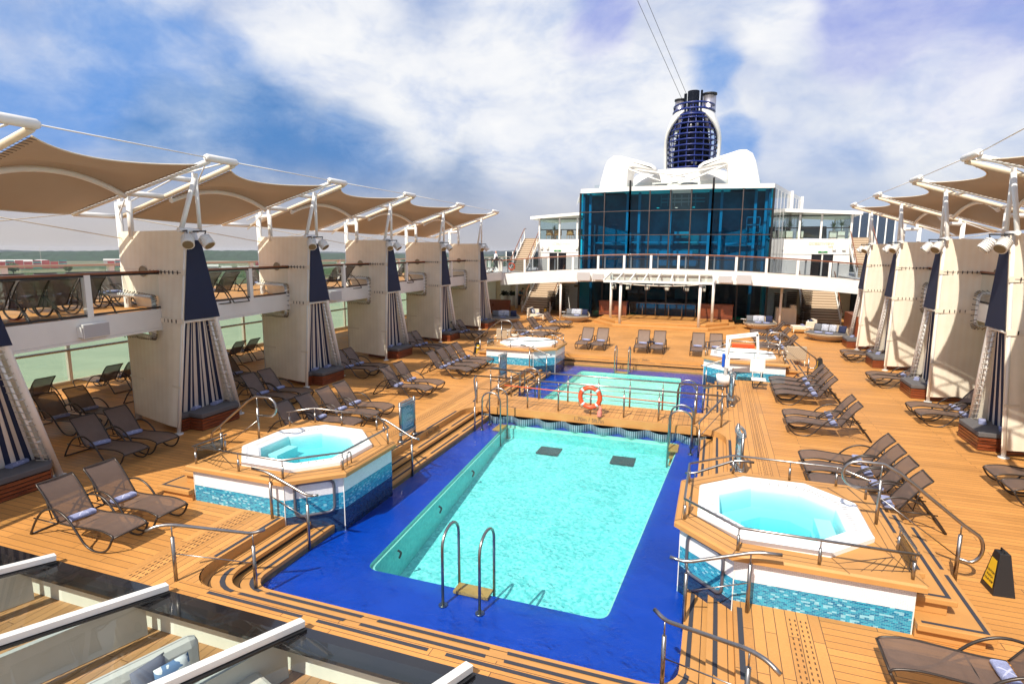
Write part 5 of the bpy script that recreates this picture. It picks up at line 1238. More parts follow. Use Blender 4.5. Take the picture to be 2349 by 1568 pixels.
# stay cables
for side, ks in ((-1, range(0, 5)), (1, range(1, 5))):
    f = (lambda x: x) if side < 0 else mx; sn = 'left' if side < 0 else 'right'
    for n_, i in enumerate(ks):
        b = B(); b.tube([(f(TIPX[i]+.02), TY[i]+.86, TIPZ[i]+.08), (f(TIPX[i+1]+.02), TY[i+1]-.14, TIPZ[i+1]+.08)], .015, 5); w = (NTH if side < 0 else ['', 'nearest', 'second', 'third', 'fourth', 'farthest'])[i]
        tag(b.build('stay_cable', M_WHITE), 'thin white stay cable along the %s %s canopy tips' % (w, sn), 'cable', 'stay cables between canopy tips')
        b = B(); b.tube([(f(TIPX[i]-4.6), TY[i]+1.05, 5.95), (f(TIPX[i+1]-4.6), TY[i+1]-.3, 5.95)], .015, 5); b.tube([(f(TF[i]-2.2), TY[i]+.75, 5.3), (f(TIPX[i+1]-4.6), TY[i+1]-.3, 5.95)], .013, 5); b.tube([(f(TIPX[i]-4.6), TY[i]+1.05, 5.95), (f(TF[i+1]-2.2), TY[i+1]+.65, 5.3)], .013, 5)
        tag(b.build('brace_cable', M_CREAMP), 'crossed brace cables behind the %s %s bay canopy' % (w, sn), 'cable', 'brace cables behind the canopies')
# loudspeakers hung on the left deck edge
def speaker(x, y, z, rz, label, w=.72, h=.34, d=.30):
    t = thing('loudspeaker', label, 'loudspeaker', (x, y, z), rz, 'white loudspeakers on the deck edges')
    b = B(); b.prism([(-w/2, 0), (w/2, 0), (w/2-.1, d), (-w/2+.1, d)], -h/2, h/2); b.build('cabinet', M_WHITE, t, world=False, bevel=.02)
    b = B(); b.box(-w/2+.02, w/2-.02, -.006, .0, -h/2+.02, h/2-.02); b.build('grille', M_SPEAK, t, world=False)
    b = B(); b.tube([(0, d*.5, 0), (0, d+.15, .02)], .03, 6); b.obox((-w/2-.03, .13, 0), (0, 1, 0), (0, 0, 1), (1, 0, 0), .12, .12, .015); b.build('bracket', M_WHITE, t, world=False)
speaker(-13.65, 9.35, 3.13, R(100), 'white wall speaker on the left deck edge in first gap')
speaker(-14.75, 19.9, 3.18, R(75), 'white wall speaker on the left deck edge in second gap', .6, .4)
speaker(-14.75, 19.1, 3.18, R(115), 'cream speaker turned away beside the second gap speaker', .5, .4)
speaker(-15.2, 31.2, 3.2, R(80), 'white wall speaker on the left deck edge in fourth gap', .6, .45)
speaker(mx(-14.75), 19.5, 3.1, R(-80), 'white wall speaker on the right deck edge', .6, .45)
# ================================================================ walkway across the ship
wz = lambda x: 3.85-.0036*(x-CX)**2
xs = [-15.7+i*(24.4/46) for i in range(47)]
b = B()
for a, c in zip(xs, xs[1:]):
    za, zc = wz(a), wz(c)
    b.face([(a, 41.5, za-.05), (c, 41.5, zc-.05), (c, 44.1, zc-.05), (a, 44.1, za-.05)], m=1)
    b.face([(a, 41.5, za-.85), (c, 41.5, zc-.85), (c, 41.5, zc), (a, 41.5, za)]); b.face([(a, 41.5, za), (c, 41.5, zc), (c, 41.62, zc), (a, 41.62, za)])
    b.face([(a, 44.1, za-.85), (c, 44.1, zc-.85), (c, 41.5, zc-.85), (a, 41.5, za-.85)])
    b.face([(c, 44.1, zc-.85), (a, 44.1, za-.85), (a, 44.1, za), (c, 44.1, zc)])
for x0, x1 in ((-15.7, -10.4), (3.45, 8.7)): b.box(x0, x1, 44.1, 45.5, 2.6, 3.30)
tag(b.build('walkway', [M_WHITE, M_DECKX]), 'arched white walkway spanning the deck before the glass facade', 'walkway')
t = thing('walkway_railing', 'glass railing with teak top rail along the arched white walkway', 'railing', (CX, 41.55, 3.8))
pl = [(x, 41.55, wz(x)+1.02) for x in xs]; b = B(); b.tube(pl, .045, 8); b.build('handrail', M_TEAK, t)
b = B()
for a, c in zip(xs, xs[1:]): b.face([(a, 41.56, wz(a)+.06), (c, 41.56, wz(c)+.06), (c, 41.56, wz(c)+.92), (a, 41.56, wz(a)+.92)])
b.build('glass_panels', M_GLASSS, t)
b = B(); b.tube([(x, 41.56, wz(x)+.06) for x in xs], .02, 5); b.tube([(x, 41.56, wz(x)+.93) for x in xs], .012, 5); b.build('glass_track', M_DKGREY, t)
for i in range(13):
    x = -15.6+i*1.86; b = B(); b.box(x-.08, x+.08, 41.50, 41.56, wz(x), wz(x)+.98); b.build('post', M_WHITE, t)
    b = B(); b.box(x+.42, x+.51, 41.62, 41.68, wz(x), wz(x)+.98); b.build('post', M_WHITE, t)
for x, y, r_, lab, w, h in ((-9.12, 41.2, 8, 'outer white speaker on the walkway, left of the stage roof', .95, .62), (-8.05, 41.2, 5, 'inner white speaker on the walkway, left of the stage roof', .85, .48), (.50, 41.2, -8, 'inner white speaker on the walkway, right of the stage roof', .85, .5), (1.66, 41.2, -12, 'outer white speaker on the walkway, right of the stage roof', .95, .62)):
    speaker(x, y-.12, 3.28, R(r_), lab, w, h, .3)

# ================================================================ glass fronted deck house
t = thing('glass_building', 'tall deck house with a teal glass facade of four rows of panes', 'building', (CX, 45, 0))
FP = [(-10.35, 45.0), (-6.45, 44.25), (-.62, 44.25), (3.40, 45.0)]; ZR = [0.0, 2.9, 4.52, 6.30, 8.05, 9.50]
b = B()
for (a, c) in zip(FP, FP[1:]):
    b.face([(*a, 9.50), (*c, 9.50), (*c, 9.82), (*a, 9.82)])
b.face([(*p, 9.82) for p in FP]+[(6.5, 57, 9.82), (-13.5, 57, 9.82)]); b.face([(*FP[3], 9.5), (6.5, 57, 9.5), (6.5, 57, 9.82), (*FP[3], 9.82)]); b.face([(-13.5, 57, 9.5), (*FP[0], 9.5), (*FP[0], 9.82), (-13.5, 57, 9.82)])
b.build('roof', M_WHITE, t)
def facet(a, c, n, k):
    a, c = Vector(a), Vector(c)
    for i in range(n):
        p, q = a.lerp(c, i/n), a.lerp(c, (i+1)/n)
        for j in range(5):
            m = mat('grey_pane', rough=.1, col=(.25, .33, .38)) if (k == 1 and i == 2 and j == 4) else M_GLASSB
            if k == 1 and i == 2 and j == 4: m = MATS.get('pale_glass') or glass('pale_glass', (.45, .58, .66), 1.)
            b = B(); b.face([(p.x, p.y, ZR[j]), (q.x, q.y, ZR[j]), (q.x, q.y, ZR[j+1]), (p.x, p.y, ZR[j+1])]); b.build('window_pane', m, t)
    b = B(); d = (c-a).normalized()
    for i in range(0, n+1):
        p = a.lerp(c, i/n); w = .07 if i in (0, n) else .055; hh = 10.25 if (i in (0,) and k in (1, 2)) else 9.5
        b.obox((p.x, p.y-.03, hh/2), (1, 0, 0), (0, 1, 0), (0, 0, 1), w, .08 if w > .1 else .05, hh/2)
    for z in ZR[1:-1]: b.bar((a.x, a.y-.03, z), (c.x, c.y-.03, z), .06, .085)
    b.build('mullions', mat('mullion', (.010, .009, .010), .4), t)
    b = B(); 
    for i in range(1, n): p = a.lerp(c, i/n); b.box(p.x-.005, p.x+.005, p.y-.10, p.y-.085, 2.9, 9.4)
    for z in ZR[1:-1]: b.bar((a.x, a.y-.09, z), (c.x, c.y-.09, z), .012, .010)
    b.build('mullion_caps', mat('mullion_cap', (.38, .33, .32), .4, metal=.5), t)
facet(FP[0], FP[1], 2, 0); facet(FP[1], FP[2], 4, 1); facet(FP[2], FP[3], 2, 2)
b = B()
for i in range(9):
    u = i/9; p, q = Vector((3.4, 45, 0)).lerp(Vector((6.5, 57, 0)), u), Vector((3.4, 45, 0)).lerp(Vector((6.5, 57, 0)), (i+1)/9)
    b.face([(p.x, p.y, 2.9), (q.x, q.y, 2.9), (q.x, q.y, 9.5), (p.x, p.y, 9.5)])
b.build('side_glass', glass('side_grey_glass', (.62, .66, .70), 1.2), t)
b = B()
for i in range(10):
    p = Vector((3.4, 45, 0)).lerp(Vector((6.5, 57, 0)), i/9); b.tube([(p.x+.03, p.y, 3), (p.x+.03, p.y, 9.5)], .012, 4)
for i in (5, 9): p = Vector((3.4, 45, 0)).lerp(Vector((6.5, 57, 0)), i/9); b.box(p.x, p.x+.2, p.y, p.y+.15, 2.9, 9.9)
b.build('side_posts', M_WHITED, t)
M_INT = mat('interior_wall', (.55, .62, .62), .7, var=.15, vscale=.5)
b = B()       # what stands behind the glass: floors, columns, back wall, stair and pods
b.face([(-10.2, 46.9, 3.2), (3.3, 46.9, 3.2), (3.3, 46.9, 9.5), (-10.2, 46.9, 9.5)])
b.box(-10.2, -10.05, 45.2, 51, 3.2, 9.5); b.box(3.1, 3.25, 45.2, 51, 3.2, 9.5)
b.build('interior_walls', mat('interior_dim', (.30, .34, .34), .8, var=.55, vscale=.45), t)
b = B(); b.box(-10.2, 3.25, 45.3, 51, 2.9, 3.2); b.box(-8.8, 2.2, 48.2, 51, 5.9, 6.15); b.build('interior_floors', M_INT, t)
b = B()
for x in (-9.8, -6.9, -6.0, -3.7, -.9, -.1, 2.2, 2.9): b.box(x, x+.18, 45.6, 45.8, 3.2, 9.5)
b.box(-4.6, -1.9, 46.4, 46.7, 4.75, 5.15); b.box(-4.4, -1.6, 46.4, 46.6, 4.0, 4.5); b.box(-9.4, -7.0, 46.5, 46.7, 5.7, 5.8); b.box(-6.9, -.2, 46.5, 46.7, 5.75, 5.85); b.box(-3.3, -2.2, 46.3, 46.5, 6.35, 6.6)
b.box(.4, 2.6, 46.5, 46.7, 5.6, 5.75); b.box(-4.4, -1.2, 46.3, 46.4, 8.75, 8.85); b.box(-4.4, -1.2, 46.3, 46.4, 9.0, 9.1)
for zz in (6.45, 7.0, 7.55): b.box(1.75, 2.7, 45.9, 45.95, zz, zz+.05)
for xx in (1.75, 2.2, 2.65): b.box(xx, xx+.05, 45.9, 45.95, 6.45, 7.6)
for xx in (-4.4, -3.9, -3.4, -2.9, -2.4, -1.9): b.box(xx, xx+.06, 46.25, 46.3, 8.5, 9.3)
b.build('interior_steelwork', M_INT, t)
b = B()
for x in (-4.55, -3.2, -1.95): b.tube([(x, 45.8, 8.35), (x, 45.8, 8.34)], [.10, .10], 12)
b.build('ceiling_lamp', emit('lamp_glow', (1., .95, .7), 2.2), t)
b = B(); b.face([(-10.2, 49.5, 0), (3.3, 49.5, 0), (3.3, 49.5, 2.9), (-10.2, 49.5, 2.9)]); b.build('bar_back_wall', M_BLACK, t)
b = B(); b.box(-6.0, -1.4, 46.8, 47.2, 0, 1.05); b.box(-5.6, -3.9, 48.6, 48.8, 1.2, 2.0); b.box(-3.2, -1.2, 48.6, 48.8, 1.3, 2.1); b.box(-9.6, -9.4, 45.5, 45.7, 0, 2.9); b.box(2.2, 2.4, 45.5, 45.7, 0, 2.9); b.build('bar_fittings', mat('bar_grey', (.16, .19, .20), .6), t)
# roof top: glass fence, drum, humps
b = B()
for (a, c) in zip([(-9.6, 46.5), (-6.3, 45.6), (-.7, 45.6), (2.6, 46.5)], [(-6.3, 45.6), (-.7, 45.6), (2.6, 46.5)]): b.face([(*a, 9.82), (*c, 9.82), (*c, 10.25), (*a, 10.25)])
b.build('roof_glass_fence', M_GLASS, t)
t = thing('roof_drum', 'white rounded base under the blue funnel with truss rods', 'drum', (CX, 53, 9.8))
b = B(); b.tube([(CX, 56, 9.8), (CX, 56, 11.5), (CX, 56, 11.9), (CX, 56, 12.1)], [5.2, 4.5, 4.2, 3.6], 40); b.build('drum', M_WHITE, t)
b = B()
for p, q in (((-8.2, 49, 12.1), (-4.6, 47.4, 10.5)), ((-8.0, 49, 11.9), (-2.8, 47.6, 10.8)), ((1.0, 49, 12.1), (-2.4, 47.4, 10.5)), ((1.0, 49, 11.9), (-4.0, 47.6, 10.8)), ((-5.2, 47.2, 10.3), (-1.8, 47.2, 10.3)), ((-4.4, 47.2, 10.0), (-2.6, 47.2, 10.7)), ((-4.4, 47.2, 10.7), (-2.6, 47.2, 10.0))): b.tube([p, q], .07, 6)
b.build('truss_rods', M_WHITED, t)
b = B(); b.tube([(CX-1.0, 47.6, 10.1), (CX-1.0, 47.6, 10.25)], [.7, .5], 16); b.tube([(CX+1.0, 47.6, 10.1), (CX+1.0, 47.6, 10.3)], [.8, .6], 16); b.build('vent_caps', M_DKGREY, t)
for s_, nm in ((-1, 'left'), (1, 'right')):
    g = lambda x: x if s_ < 0 else mx(x)
    pts = [(-9.75, 9.82), (-9.5, 10.9), (-9.25, 11.9), (-9.0, 12.45), (-8.55, 12.75), (-8.0, 12.75), (-6.6, 12.35), (-5.5, 12.0), (-5.15, 11.75), (-5.0, 11.4), (-6.9, 11.8), (-7.25, 11.75), (-7.35, 9.82)]
    b = B(); P = [(g(x), z) for x, z in pts]
    if s_ > 0: P = P[::-1]
    b.face([(x, 48.4, z) for x, z in P]); b.face([(x, 51.8, z) for x, z in P[::-1]])
    for k in range(len(P)):
        a, c = P[k], P[(k+1) % len(P)]; b.face([(a[0], 51.8, a[1]), (c[0], 51.8, c[1]), (c[0], 48.4, c[1]), (a[0], 48.4, a[1])])
    tt = thing('roof_cowl', 'smooth white ventilation cowl on the roof, '+nm+' of the funnel', 'cowl', (g(-8), 50, 9.8))
    b.build('cowl_shell', M_WHITE, tt, bevel=.22)
# ---------------------------------------------------------------- funnel
FY = 70.0; t = thing('funnel', 'dark blue ringed ship funnel with white side shells', 'funnel', (CX, FY, 12))
prof = lambda z: 2.72+.12*math.sin((z-14)/3.2)-(max(0, z-17.2)**1.7)*.135
def ringpts(z, k=1., sx=1., n=48): r = prof(z)*k; return [(CX+r*math.cos(a), FY+r*1.25*math.sin(a), z) for a in [2*math.pi*j/n for j in range(n)]]
M_FBLUE = mat('funnel_blue', (.005, .018, .16), .35, coat=.2)
for i in range(12):
    z = 13.6+i*.58; b = B(); b.tube(ringpts(z, .93), .085, 8, closed=True); b.build('ring_louvre', M_FBLUE, t)
b = B()
for a in [2*math.pi*j/18 for j in range(18)]:
    b.tube([(CX+prof(z)*.90*math.cos(a), FY+prof(z)*.90*1.25*math.sin(a), z) for z in [13+.6*j for j in range(14)]], .06, 5)
b.build('vertical_bars', M_FBLUE, t)
b = B(); b.tube([(CX, FY, z) for z in (12, 16, 20)], [1.9, 2.0, 1.3], 20); b.build('core', mat('funnel_core', (.003, .004, .010), .9, spec=.05), t)
b = B(); rnd = random.Random(5)
for i in range(12):
    a = rnd.random()*6.28; z = 14+rnd.random()*5; b = B(); b.sphere((CX+1.95*math.cos(a), FY+2.2*math.sin(a), z), .13, .13, .22, 6, 5); b.build('inner_duct', mat('duct_silver', (.40, .38, .36), .4, metal=.8), t)
b = B()        # white shells left and right, leaving an arched opening front and back
def shell(u, v, s_):
    z = 12.2+8.0*v; open_ = 1.36-.95*(max(0, (z-15.5)/4.7))**2.4
    a0 = math.pi/2-open_ if False else 0
    lo, hi = -math.pi/2+open_, math.pi/2-open_; a = lo+(hi-lo)*u; r = prof(z)*1.035
    return (CX+s_*r*math.cos(a), FY+r*1.25*math.sin(a), z)
for s_ in (-1, 1): b.grid(lambda u, v: shell(u, v, s_), 14, 20, flip=(s_ < 0))
b.build('side_shell', M_WHITE, t, solid=.28)
for i, z in enumerate((19.75, 20.35, 20.95)):
    b = B(); k = 2.25-.05*i; b.tube([(CX+k*math.cos(a), FY+k*1.2*math.sin(a), z) for a in [2*math.pi*j/40 for j in range(40)]], .10, 8, closed=True)
    b.build('top_ring', M_FBLUE, t)
b = B()
for a in [2*math.pi*j/12 for j in range(12)]: b = B(); b.tube([(CX+2.15*math.cos(a), FY+2.5*math.sin(a), 19.5), (CX+2.15*math.cos(a), FY+2.5*math.sin(a), 21.0)], .05, 5); b.build('top_post', M_FBLUE, t)
b = B(); b.cyl(CX-.1, FY-.6, 18, 22.5, .62, 20); b.cyl(CX-.95, FY-.4, 18, 22.35, .16, 8); b.cyl(CX+.75, FY-.4, 18, 22.6, .12, 8); b.build('main_exhaust', mat('soot_black', (.004, .006, .012), .8, spec=.1), t)
for x, z1, r in ((-1.5, 21.7, .58), (1.55, 22.1, .72)):
    b = B(); b.cyl(CX+x, FY, 18.5, z1, r, 18); ex = b.build('silver_exhaust', mat('exhaust_steel', (.55, .52, .56), .28, metal=.85), t)
    b = B(); b.cyl(CX+x, FY, z1, z1+.18, r*1.12, 18); b.build('exhaust_cap', M_BLACK, ex)
for k, (p, q) in enumerate((((-4.35, 70, 22.3), (-7.6, 58, 28.0)), ((-4.9, 70, 22.0), (-8.4, 58, 28.0)))):
    b = B(); b.tube([p, q], .025, 4); tag(b.build('aerial_wire', M_DKGREY), ['right', 'left'][k]+' one of two thin aerial wires rising above the funnel', 'wire', 'aerial wires above the funnel')

# ================================================================ stage
b = B(); A = [(-8.3, 41.3), (-6.6, 39.0), (-.4, 39.0), (1.3, 41.0), (1.3, 44.1), (-8.3, 44.1)]; C2 = [(-7.9, 41.4), (-6.45, 39.45), (-.55, 39.45), (.9, 41.2), (.9, 44.1), (-7.9, 44.1)]
t = thing('stage', 'low two step wooden stage in front of the glass facade', 'stage', (CX, 41, 0))
B().prism(A, 0, .18).build('lower_step', M_TRIM, t, bevel=.02); B().prism(C2, .18, .36).build('platform', [M_DECKX], t, bevel=.02)
t = thing('stage_roof', 'white framed glass roof over the stage on four white posts', 'canopy roof', (CX, 40.3, 3))
fr = [(-7.3, 39.2, 3.07), (-.2, 39.2, 3.07)]; bk = [(-7.15, 41.35, 3.56), (-.3, 41.35, 3.56)]
b = B(); b.bar(fr[0], fr[1], .14, .16); b.bar(bk[0], bk[1], .10, .10); b.build('edge_beam', M_WHITE, t)
for i in range(9):
    u = i/8; b = B(); b.bar(Vector(fr[0]).lerp(Vector(fr[1]), u)+Vector((0, 0, .08)), Vector(bk[0]).lerp(Vector(bk[1]), u)+Vector((0, 0, .05)), .09, .09); b.build('rafter', M_WHITE, t)
b = B(); b.face([(-7.3, 39.3, 3.13), (-.2, 39.3, 3.13), (-.3, 41.3, 3.58), (-7.15, 41.3, 3.58)]); b.build('glass_panes', M_GLASS, t)
for x, y, z0 in ((-6.15, 39.4, .18), (-1.0, 39.4, .18), (-7.1, 41.2, .36), (-.2, 41.2, .36)):
    b = B(); b.cyl(x, y, z0, 3.05 if y < 40 else 3.45, .095, 12); b.build('post', M_WHITE, t)
pts = smooth([(-6.9, 40.3, 3.0), (-5.8, 40.0, 2.86), (-3.6, 39.8, 2.80), (-1.6, 39.9, 2.88), (-.5, 40.3, 3.02)], 5); b = B(); b.tube(pts, .035, 6)
for p in pts[::3]: b.tube([p, (p.x, p.y, 3.2)], .025, 5)
b.build('lighting_bar', M_WHITED, t)
for k, x in enumerate((-6.7, -5.7, -4.45, -3.15, -1.9, -.85)):
    g = thing('spotlight', 'black spotlight under the stage roof, '+['first', 'second', 'third', 'fourth', 'fifth', 'last'][k]+' from the left', 'spotlight', (x, 39.9, 2.62), R((x+3.6)*12), 'spotlights under the stage roof')
    b = B(); b.box(-.15, .15, -.12, .14, -.15, .12); b.build('housing', M_DKGREY, g, world=False, bevel=.03)
    b = B(); b.box(-.11, .11, -.13, -.12, -.11, .08); b.build('lens', mat('lens_glass', (.55, .55, .48), .1), g, world=False)
    b = B(); b.tube([(-.17, 0, -.05), (-.17, 0, .22), (.17, 0, .22), (.17, 0, -.05)], .015, 5); b.build('yoke', M_WHITED, g, world=False)
for x0, x1, nm in ((-8.3, -6.25, 'left'), (-1.2, 1.15, 'right')):
    t = thing('bar_counter', 'dark red wooden counter on the '+nm+' of the stage', 'counter', ((x0+x1)/2, 43.4, .3)); b = B(); b.box(x0, x1, 43.1, 43.9, .36, 1.34); b.build('front', M_REDPNL, t); b = B(); b.box(x0-.04, x1+.04, 43.05, 43.95, 1.34, 1.40); b.build('top', M_TEAK, t)
    b = B(); b.box(x0-.005, x1+.005, 43.09, 43.1, .50, .52); b.box(x0-.005, x1+.005, 43.09, 43.1, .42, .44); b.build('grooves', M_BLACK, t)
rail('thin steel railing along the back of the stage', [(-6.1, 43.3, 1.32), (-1.3, 43.3, 1.32)], [(-6.05+i*.94, 43.3, .36, 1.31) for i in range(6)], None, .02)
for x, y, nm in ((-10.95, 41.7, 'left of the stage'), (4.2, 43.3, 'right of the stage')):
    b = B(); b.cyl(x, y, 0, 2.75, .085, 12); tag(b.build('deck_column', M_WHITE), 'slim white column under the walkway '+nm, 'column', 'white columns under the walkway')
b = B(); b.cyl(-16.85, 48.7, 0, 2.97, .13, 12); tag(b.build('deck_column', M_WHITE), 'white column in the shade left of the left staircase', 'column')
# ================================================================ staircases
def stairs(x0, x1, y0, z0, y1, z1, label, closed=False):
    t = thing('staircase', label, 'staircase', ((x0+x1)/2, y0, z0)); n = int((z1-z0)/.175); b = B()
    for i in range(n):
        y = y0+(y1-y0)*i/n; z = z0+(z1-z0)*(i+1)/n; b.box(x0, x1, y, y+(y1-y0)/n+.05, z-.05, z)
        b.box(x0, x1, y+(y1-y0)/n, y+(y1-y0)/n+.02, z, z+(z1-z0)/n-.05, 1)
    b.build('treads', [mat('stair_board', (.62, .48, .34), .6), mat('riser', (.30, .22, .15), .7)], t)
    for x in (x0-.04, x1+.04):
        b = B(); b.bar((x, y0-.1, z0+.12), (x, y1, z1+.0), .05, .26); b.build('stringer', M_WHITE, t)
        b = B(); b.tube(fillet([(x, y0-.25, z0+.95), (x, y0, z0+1.0), (x, y1, z1+1.0), (x, y1+.5, z1+1.0)], .3), .035, 8); b.build('handrail', M_TEAK, t)
        for u in (0, .25, .5, .75, 1):
            y = y0+(y1-y0)*u; z = z0+(z1-z0)*u; b = B(); b.box(x-.035, x+.035, y-.03, y+.03, z, z+.98); b.build('baluster', M_WHITE, t)
    return t
stairs(-15.25, -12.9, 45.6, 0, 50.4, 3.0, 'wide open staircase rising under the left end of the walkway')
stairs(6.05, 8.4, 46.1, 0, 50.6, 3.0, 'wide open staircase rising under the right end of the walkway')
stairs(-16.75, -15.35, 46.6, 3.1, 50.6, 6.1, 'upper staircase beside the left terrace block')
stairs(9.30, 10.75, 46.6, 3.1, 50.6, 6.1, 'upper staircase beside the right terrace block')
# ================================================================ terrace blocks left and right of the glass facade
def terrace(x0, x1, d0, d1, nm, posts, z1=6.11):
    t = thing('terrace_building', 'white two level terrace block '+nm+' of the glass facade', 'building', ((x0+x1)/2, 50, 3))
    b = B(); b.box(x0, x1, 50.0, 50.15, 4.95, z1); b.box(x0, d0, 50.05, 50.2, 2.9, 4.95); b.box(d1, x1, 50.05, 50.2, 2.9, 4.95); b.box(x0, x0+.15, 50.2, 58, 2.9, z1); b.box(x1-.15, x1, 50.2, 58, 2.9, z1); b.build('wall', M_WHITE, t)
    b = B(); b.box(x0, x1, 50.15, 58, z1-.2, z1-.02); b.build('terrace_floor', M_DECKX, t)
    b = B(); b.box(d0, d1, 50.12, 50.14, 2.9, 4.95); dr = b.build('door', mat('door_glass_dark', (.015, .015, .02), .08), t)
    b = B(); m_ = (d0+d1)/2; b.box(m_-.05, m_+.05, 50.05, 50.11, 2.9, 4.95); b.build('door_frame', M_WHITED, dr)
    zl, zr = (8.10, 8.45) if x0 < 0 else (8.45, 8.10)
    b = B(); q = [(x0-.6 if x0 < 0 else x0-.2, zl), (x1+.2 if x0 < 0 else x1+.45, zr)]
    for ya, yb in ((49.5, 57.5),):
        a, c = q; b.face([(a[0], ya, a[1]-.25), (c[0], ya, c[1]-.25), (c[0], ya, c[1]), (a[0], ya, a[1])]); b.face([(a[0], ya, a[1]), (c[0], ya, c[1]), (c[0], yb, c[1]), (a[0], yb, a[1])]); b.face([(a[0], yb, a[1]-.25), (c[0], yb, c[1]-.25), (c[0], ya, c[1]-.25), (a[0], ya, a[1]-.25)])
        b.face([(a[0], yb, a[1]-.25), (a[0], ya, a[1]-.25), (a[0], ya, a[1]), (a[0], yb, a[1])]); b.face([(c[0], ya, c[1]-.25), (c[0], yb, c[1]-.25), (c[0], yb, c[1]), (c[0], ya, c[1])])
    b.build('roof', M_WHITE, t)
    for x in posts: b = B(); b.box(x-.07, x+.07, 50.0, 50.12, z1, 8.0); b.build('post', M_WHITE, t)
    for x in (x0+.1, x1-.1): b = B(); b.box(x-.06, x+.06, 57, 57.12, z1, 8.0); b.build('post', M_WHITE, t)
    b = B(); b.box(x0, x1, 50.06, 50.07, z1+.03, 7.85); b.build('glass_screen', M_GLASS, t)
    b = B(); b.box(x0, x1, 50.02, 50.05, 6.90, 6.98); b.box(x0, x1, 50.02, 50.05, 7.82, 7.90); b.build('screen_bars', M_BLACK, t)
    b = B(); b.box(x0-.0, x0+.02, 50.3, 57, z1+.03, 7.85) if x0 < 0 else b.box(x1-.02, x1, 50.3, 57, z1+.03, 7.85); b.build('side_screen', M_GLASS, t)
    b = B(); b.box((d0+d1)/2-.32, (d0+d1)/2+.32, 49.95, 50.0, 5.06, 5.18); ex = b.build('exit_sign', M_GREEN, t)
    text('exit_lettering', 'EXIT', .10, ((d0+d1)/2, 49.945, 5.12), (R(90), 0, 0), M_WHITE, ex, .001)
    for x in (x0+.35, x0+.9, x1-.5, x1-1.15):
        b = B(); b.box(x-.12, x+.12, 49.85, 50.0, 5.25, 5.5) ; b.build('wall_fitting', M_WHITED, t, bevel=.02)
    return t
tl_ = terrace(-15.3, -10.6, -14.25, -12.7, 'left', (-15.2, -13.35, -11.75))
tr_ = terrace(3.7, 9.4, 6.75, 8.25, 'right', (3.8, 5.75, 7.25, 9.28))
M_LIME = mat('sign_lime', (.62, .60, .38), .5)
text('sign_lettering', 'oceanview', .42, (7.35, 49.98, 5.78), (R(90), 0, 0), M_LIME, tr_, .01); text('sign_lettering', 'café', .22, (8.0, 49.98, 5.52), (R(90), 0, 0), M_LIME, tr_, .01)
text('sign_lettering', 'oceanview', .42, (-13.2, 49.98, 5.78), (R(90), 0, 0), mat('sign_faint', (.76, .74, .64), .5), tl_, .01)
def palm(x, y, z, h, label):
    t = thing('potted_palm', label, 'plant', (x, y, z), 0, 'potted plants on the terraces')
    b = B(); b.box(-.24, .24, -.24, .24, 0, .62); b.build('planter', M_WHITE, t, world=False, bevel=.02)
    b = B(); rnd = random.Random(int(x*10+y)); b.tube([(0, 0, .6), (0, 0, h*.55)], .03, 5); b.build('stem', MATS['bark'], t, world=False)
    b = B()
    for i in range(46):
        a = rnd.random()*6.28; el = R(rnd.uniform(5, 85)); l = rnd.uniform(.4, .62); c = Vector((0, 0, h*.55+rnd.random()*.15)); d = Vector((math.cos(a)*math.cos(el), math.sin(a)*math.cos(el), math.sin(el))); s = Vector((-math.sin(a), math.cos(a), 0))*.025
        m_ = c+d*l*.6; e = c+d*l-Vector((0, 0, .12*math.cos(el))); b.face([c-s*.4, c+s*.4, m_+s, m_-s]); b.face([m_-s, m_+s, e])
    b.build('leaves', mat('palm_leaf', (.10, .17, .03), .6), t, world=False)
palm(8.75, 50.8, 6.11, 1.7, 'spiky potted palm at the right end of the right terrace'); palm(8.2, 50.9, 6.11, 1.35, 'lower spiky plant beside the rightmost palm'); palm(5.9, 50.9, 6.11, 1.6, 'potted palm in the middle of the right terrace'); palm(5.15, 50.9, 6.11, 1.55, 'potted palm at the left of the right terrace')
palm(-14.5, 52.5, 6.11, 1.4, 'potted plant behind the wicker chairs on left terrace')
for k, (x, lab) in enumerate(((4.2, 'left'), (6.8, 'right'))):
    t = thing('terrace_sofa', 'dark woven high backed sofa, '+lab+' one on the right terrace', 'sofa', (x, 51.2, 6.11), 0, 'dark sofas on the right terrace')
    b = B(); b.box(-.95, .95, -.35, -.22, .1, .98); b.box(-.95, -.82, -.35, .5, .1, .75); b.box(.82, .95, -.35, .5, .1, .75); b.build('shell', M_DKGREY, t, world=False, bevel=.05); b = B(); b.box(-.8, .8, -.2, .5, .15, .42); b.build('seat', M_CREAMC, t, world=False, bevel=.03)
for k, x in enumerate((-14.45, -13.75, -12.55, -11.75)):
    t = thing('wicker_chair', 'honey wicker dining chair on the left terrace, '+['first', 'second', 'third', 'fourth'][k]+' from the left', 'chair', (x, 50.9+.1*(k % 2), 6.11), R(20 if k % 2 else -15), 'wicker chairs on the left terrace')
    b = B(); b.grid(lambda u, v: (.32*math.cos(math.pi*(1+u)), -.05-.30*math.sin(math.pi*u), .35+v*(.40+.14*math.sin(math.pi*u))), 10, 3); b.build('back_shell', mat('honey_wicker', (.45, .25, .09), .6), t, world=False, solid=.03)
    b = B(); b.box(-.28, .28, -.28, .25, .38, .44); b.build('seat', MATS['honey_wicker'], t, world=False)
    for sx, sy in ((-.24, -.24), (.24, -.24), (-.24, .22), (.24, .22)): b = B(); b.cyl(sx, sy, 0, .38, .02, 6); b.build('leg', MATS['honey_wicker'], t, world=False)
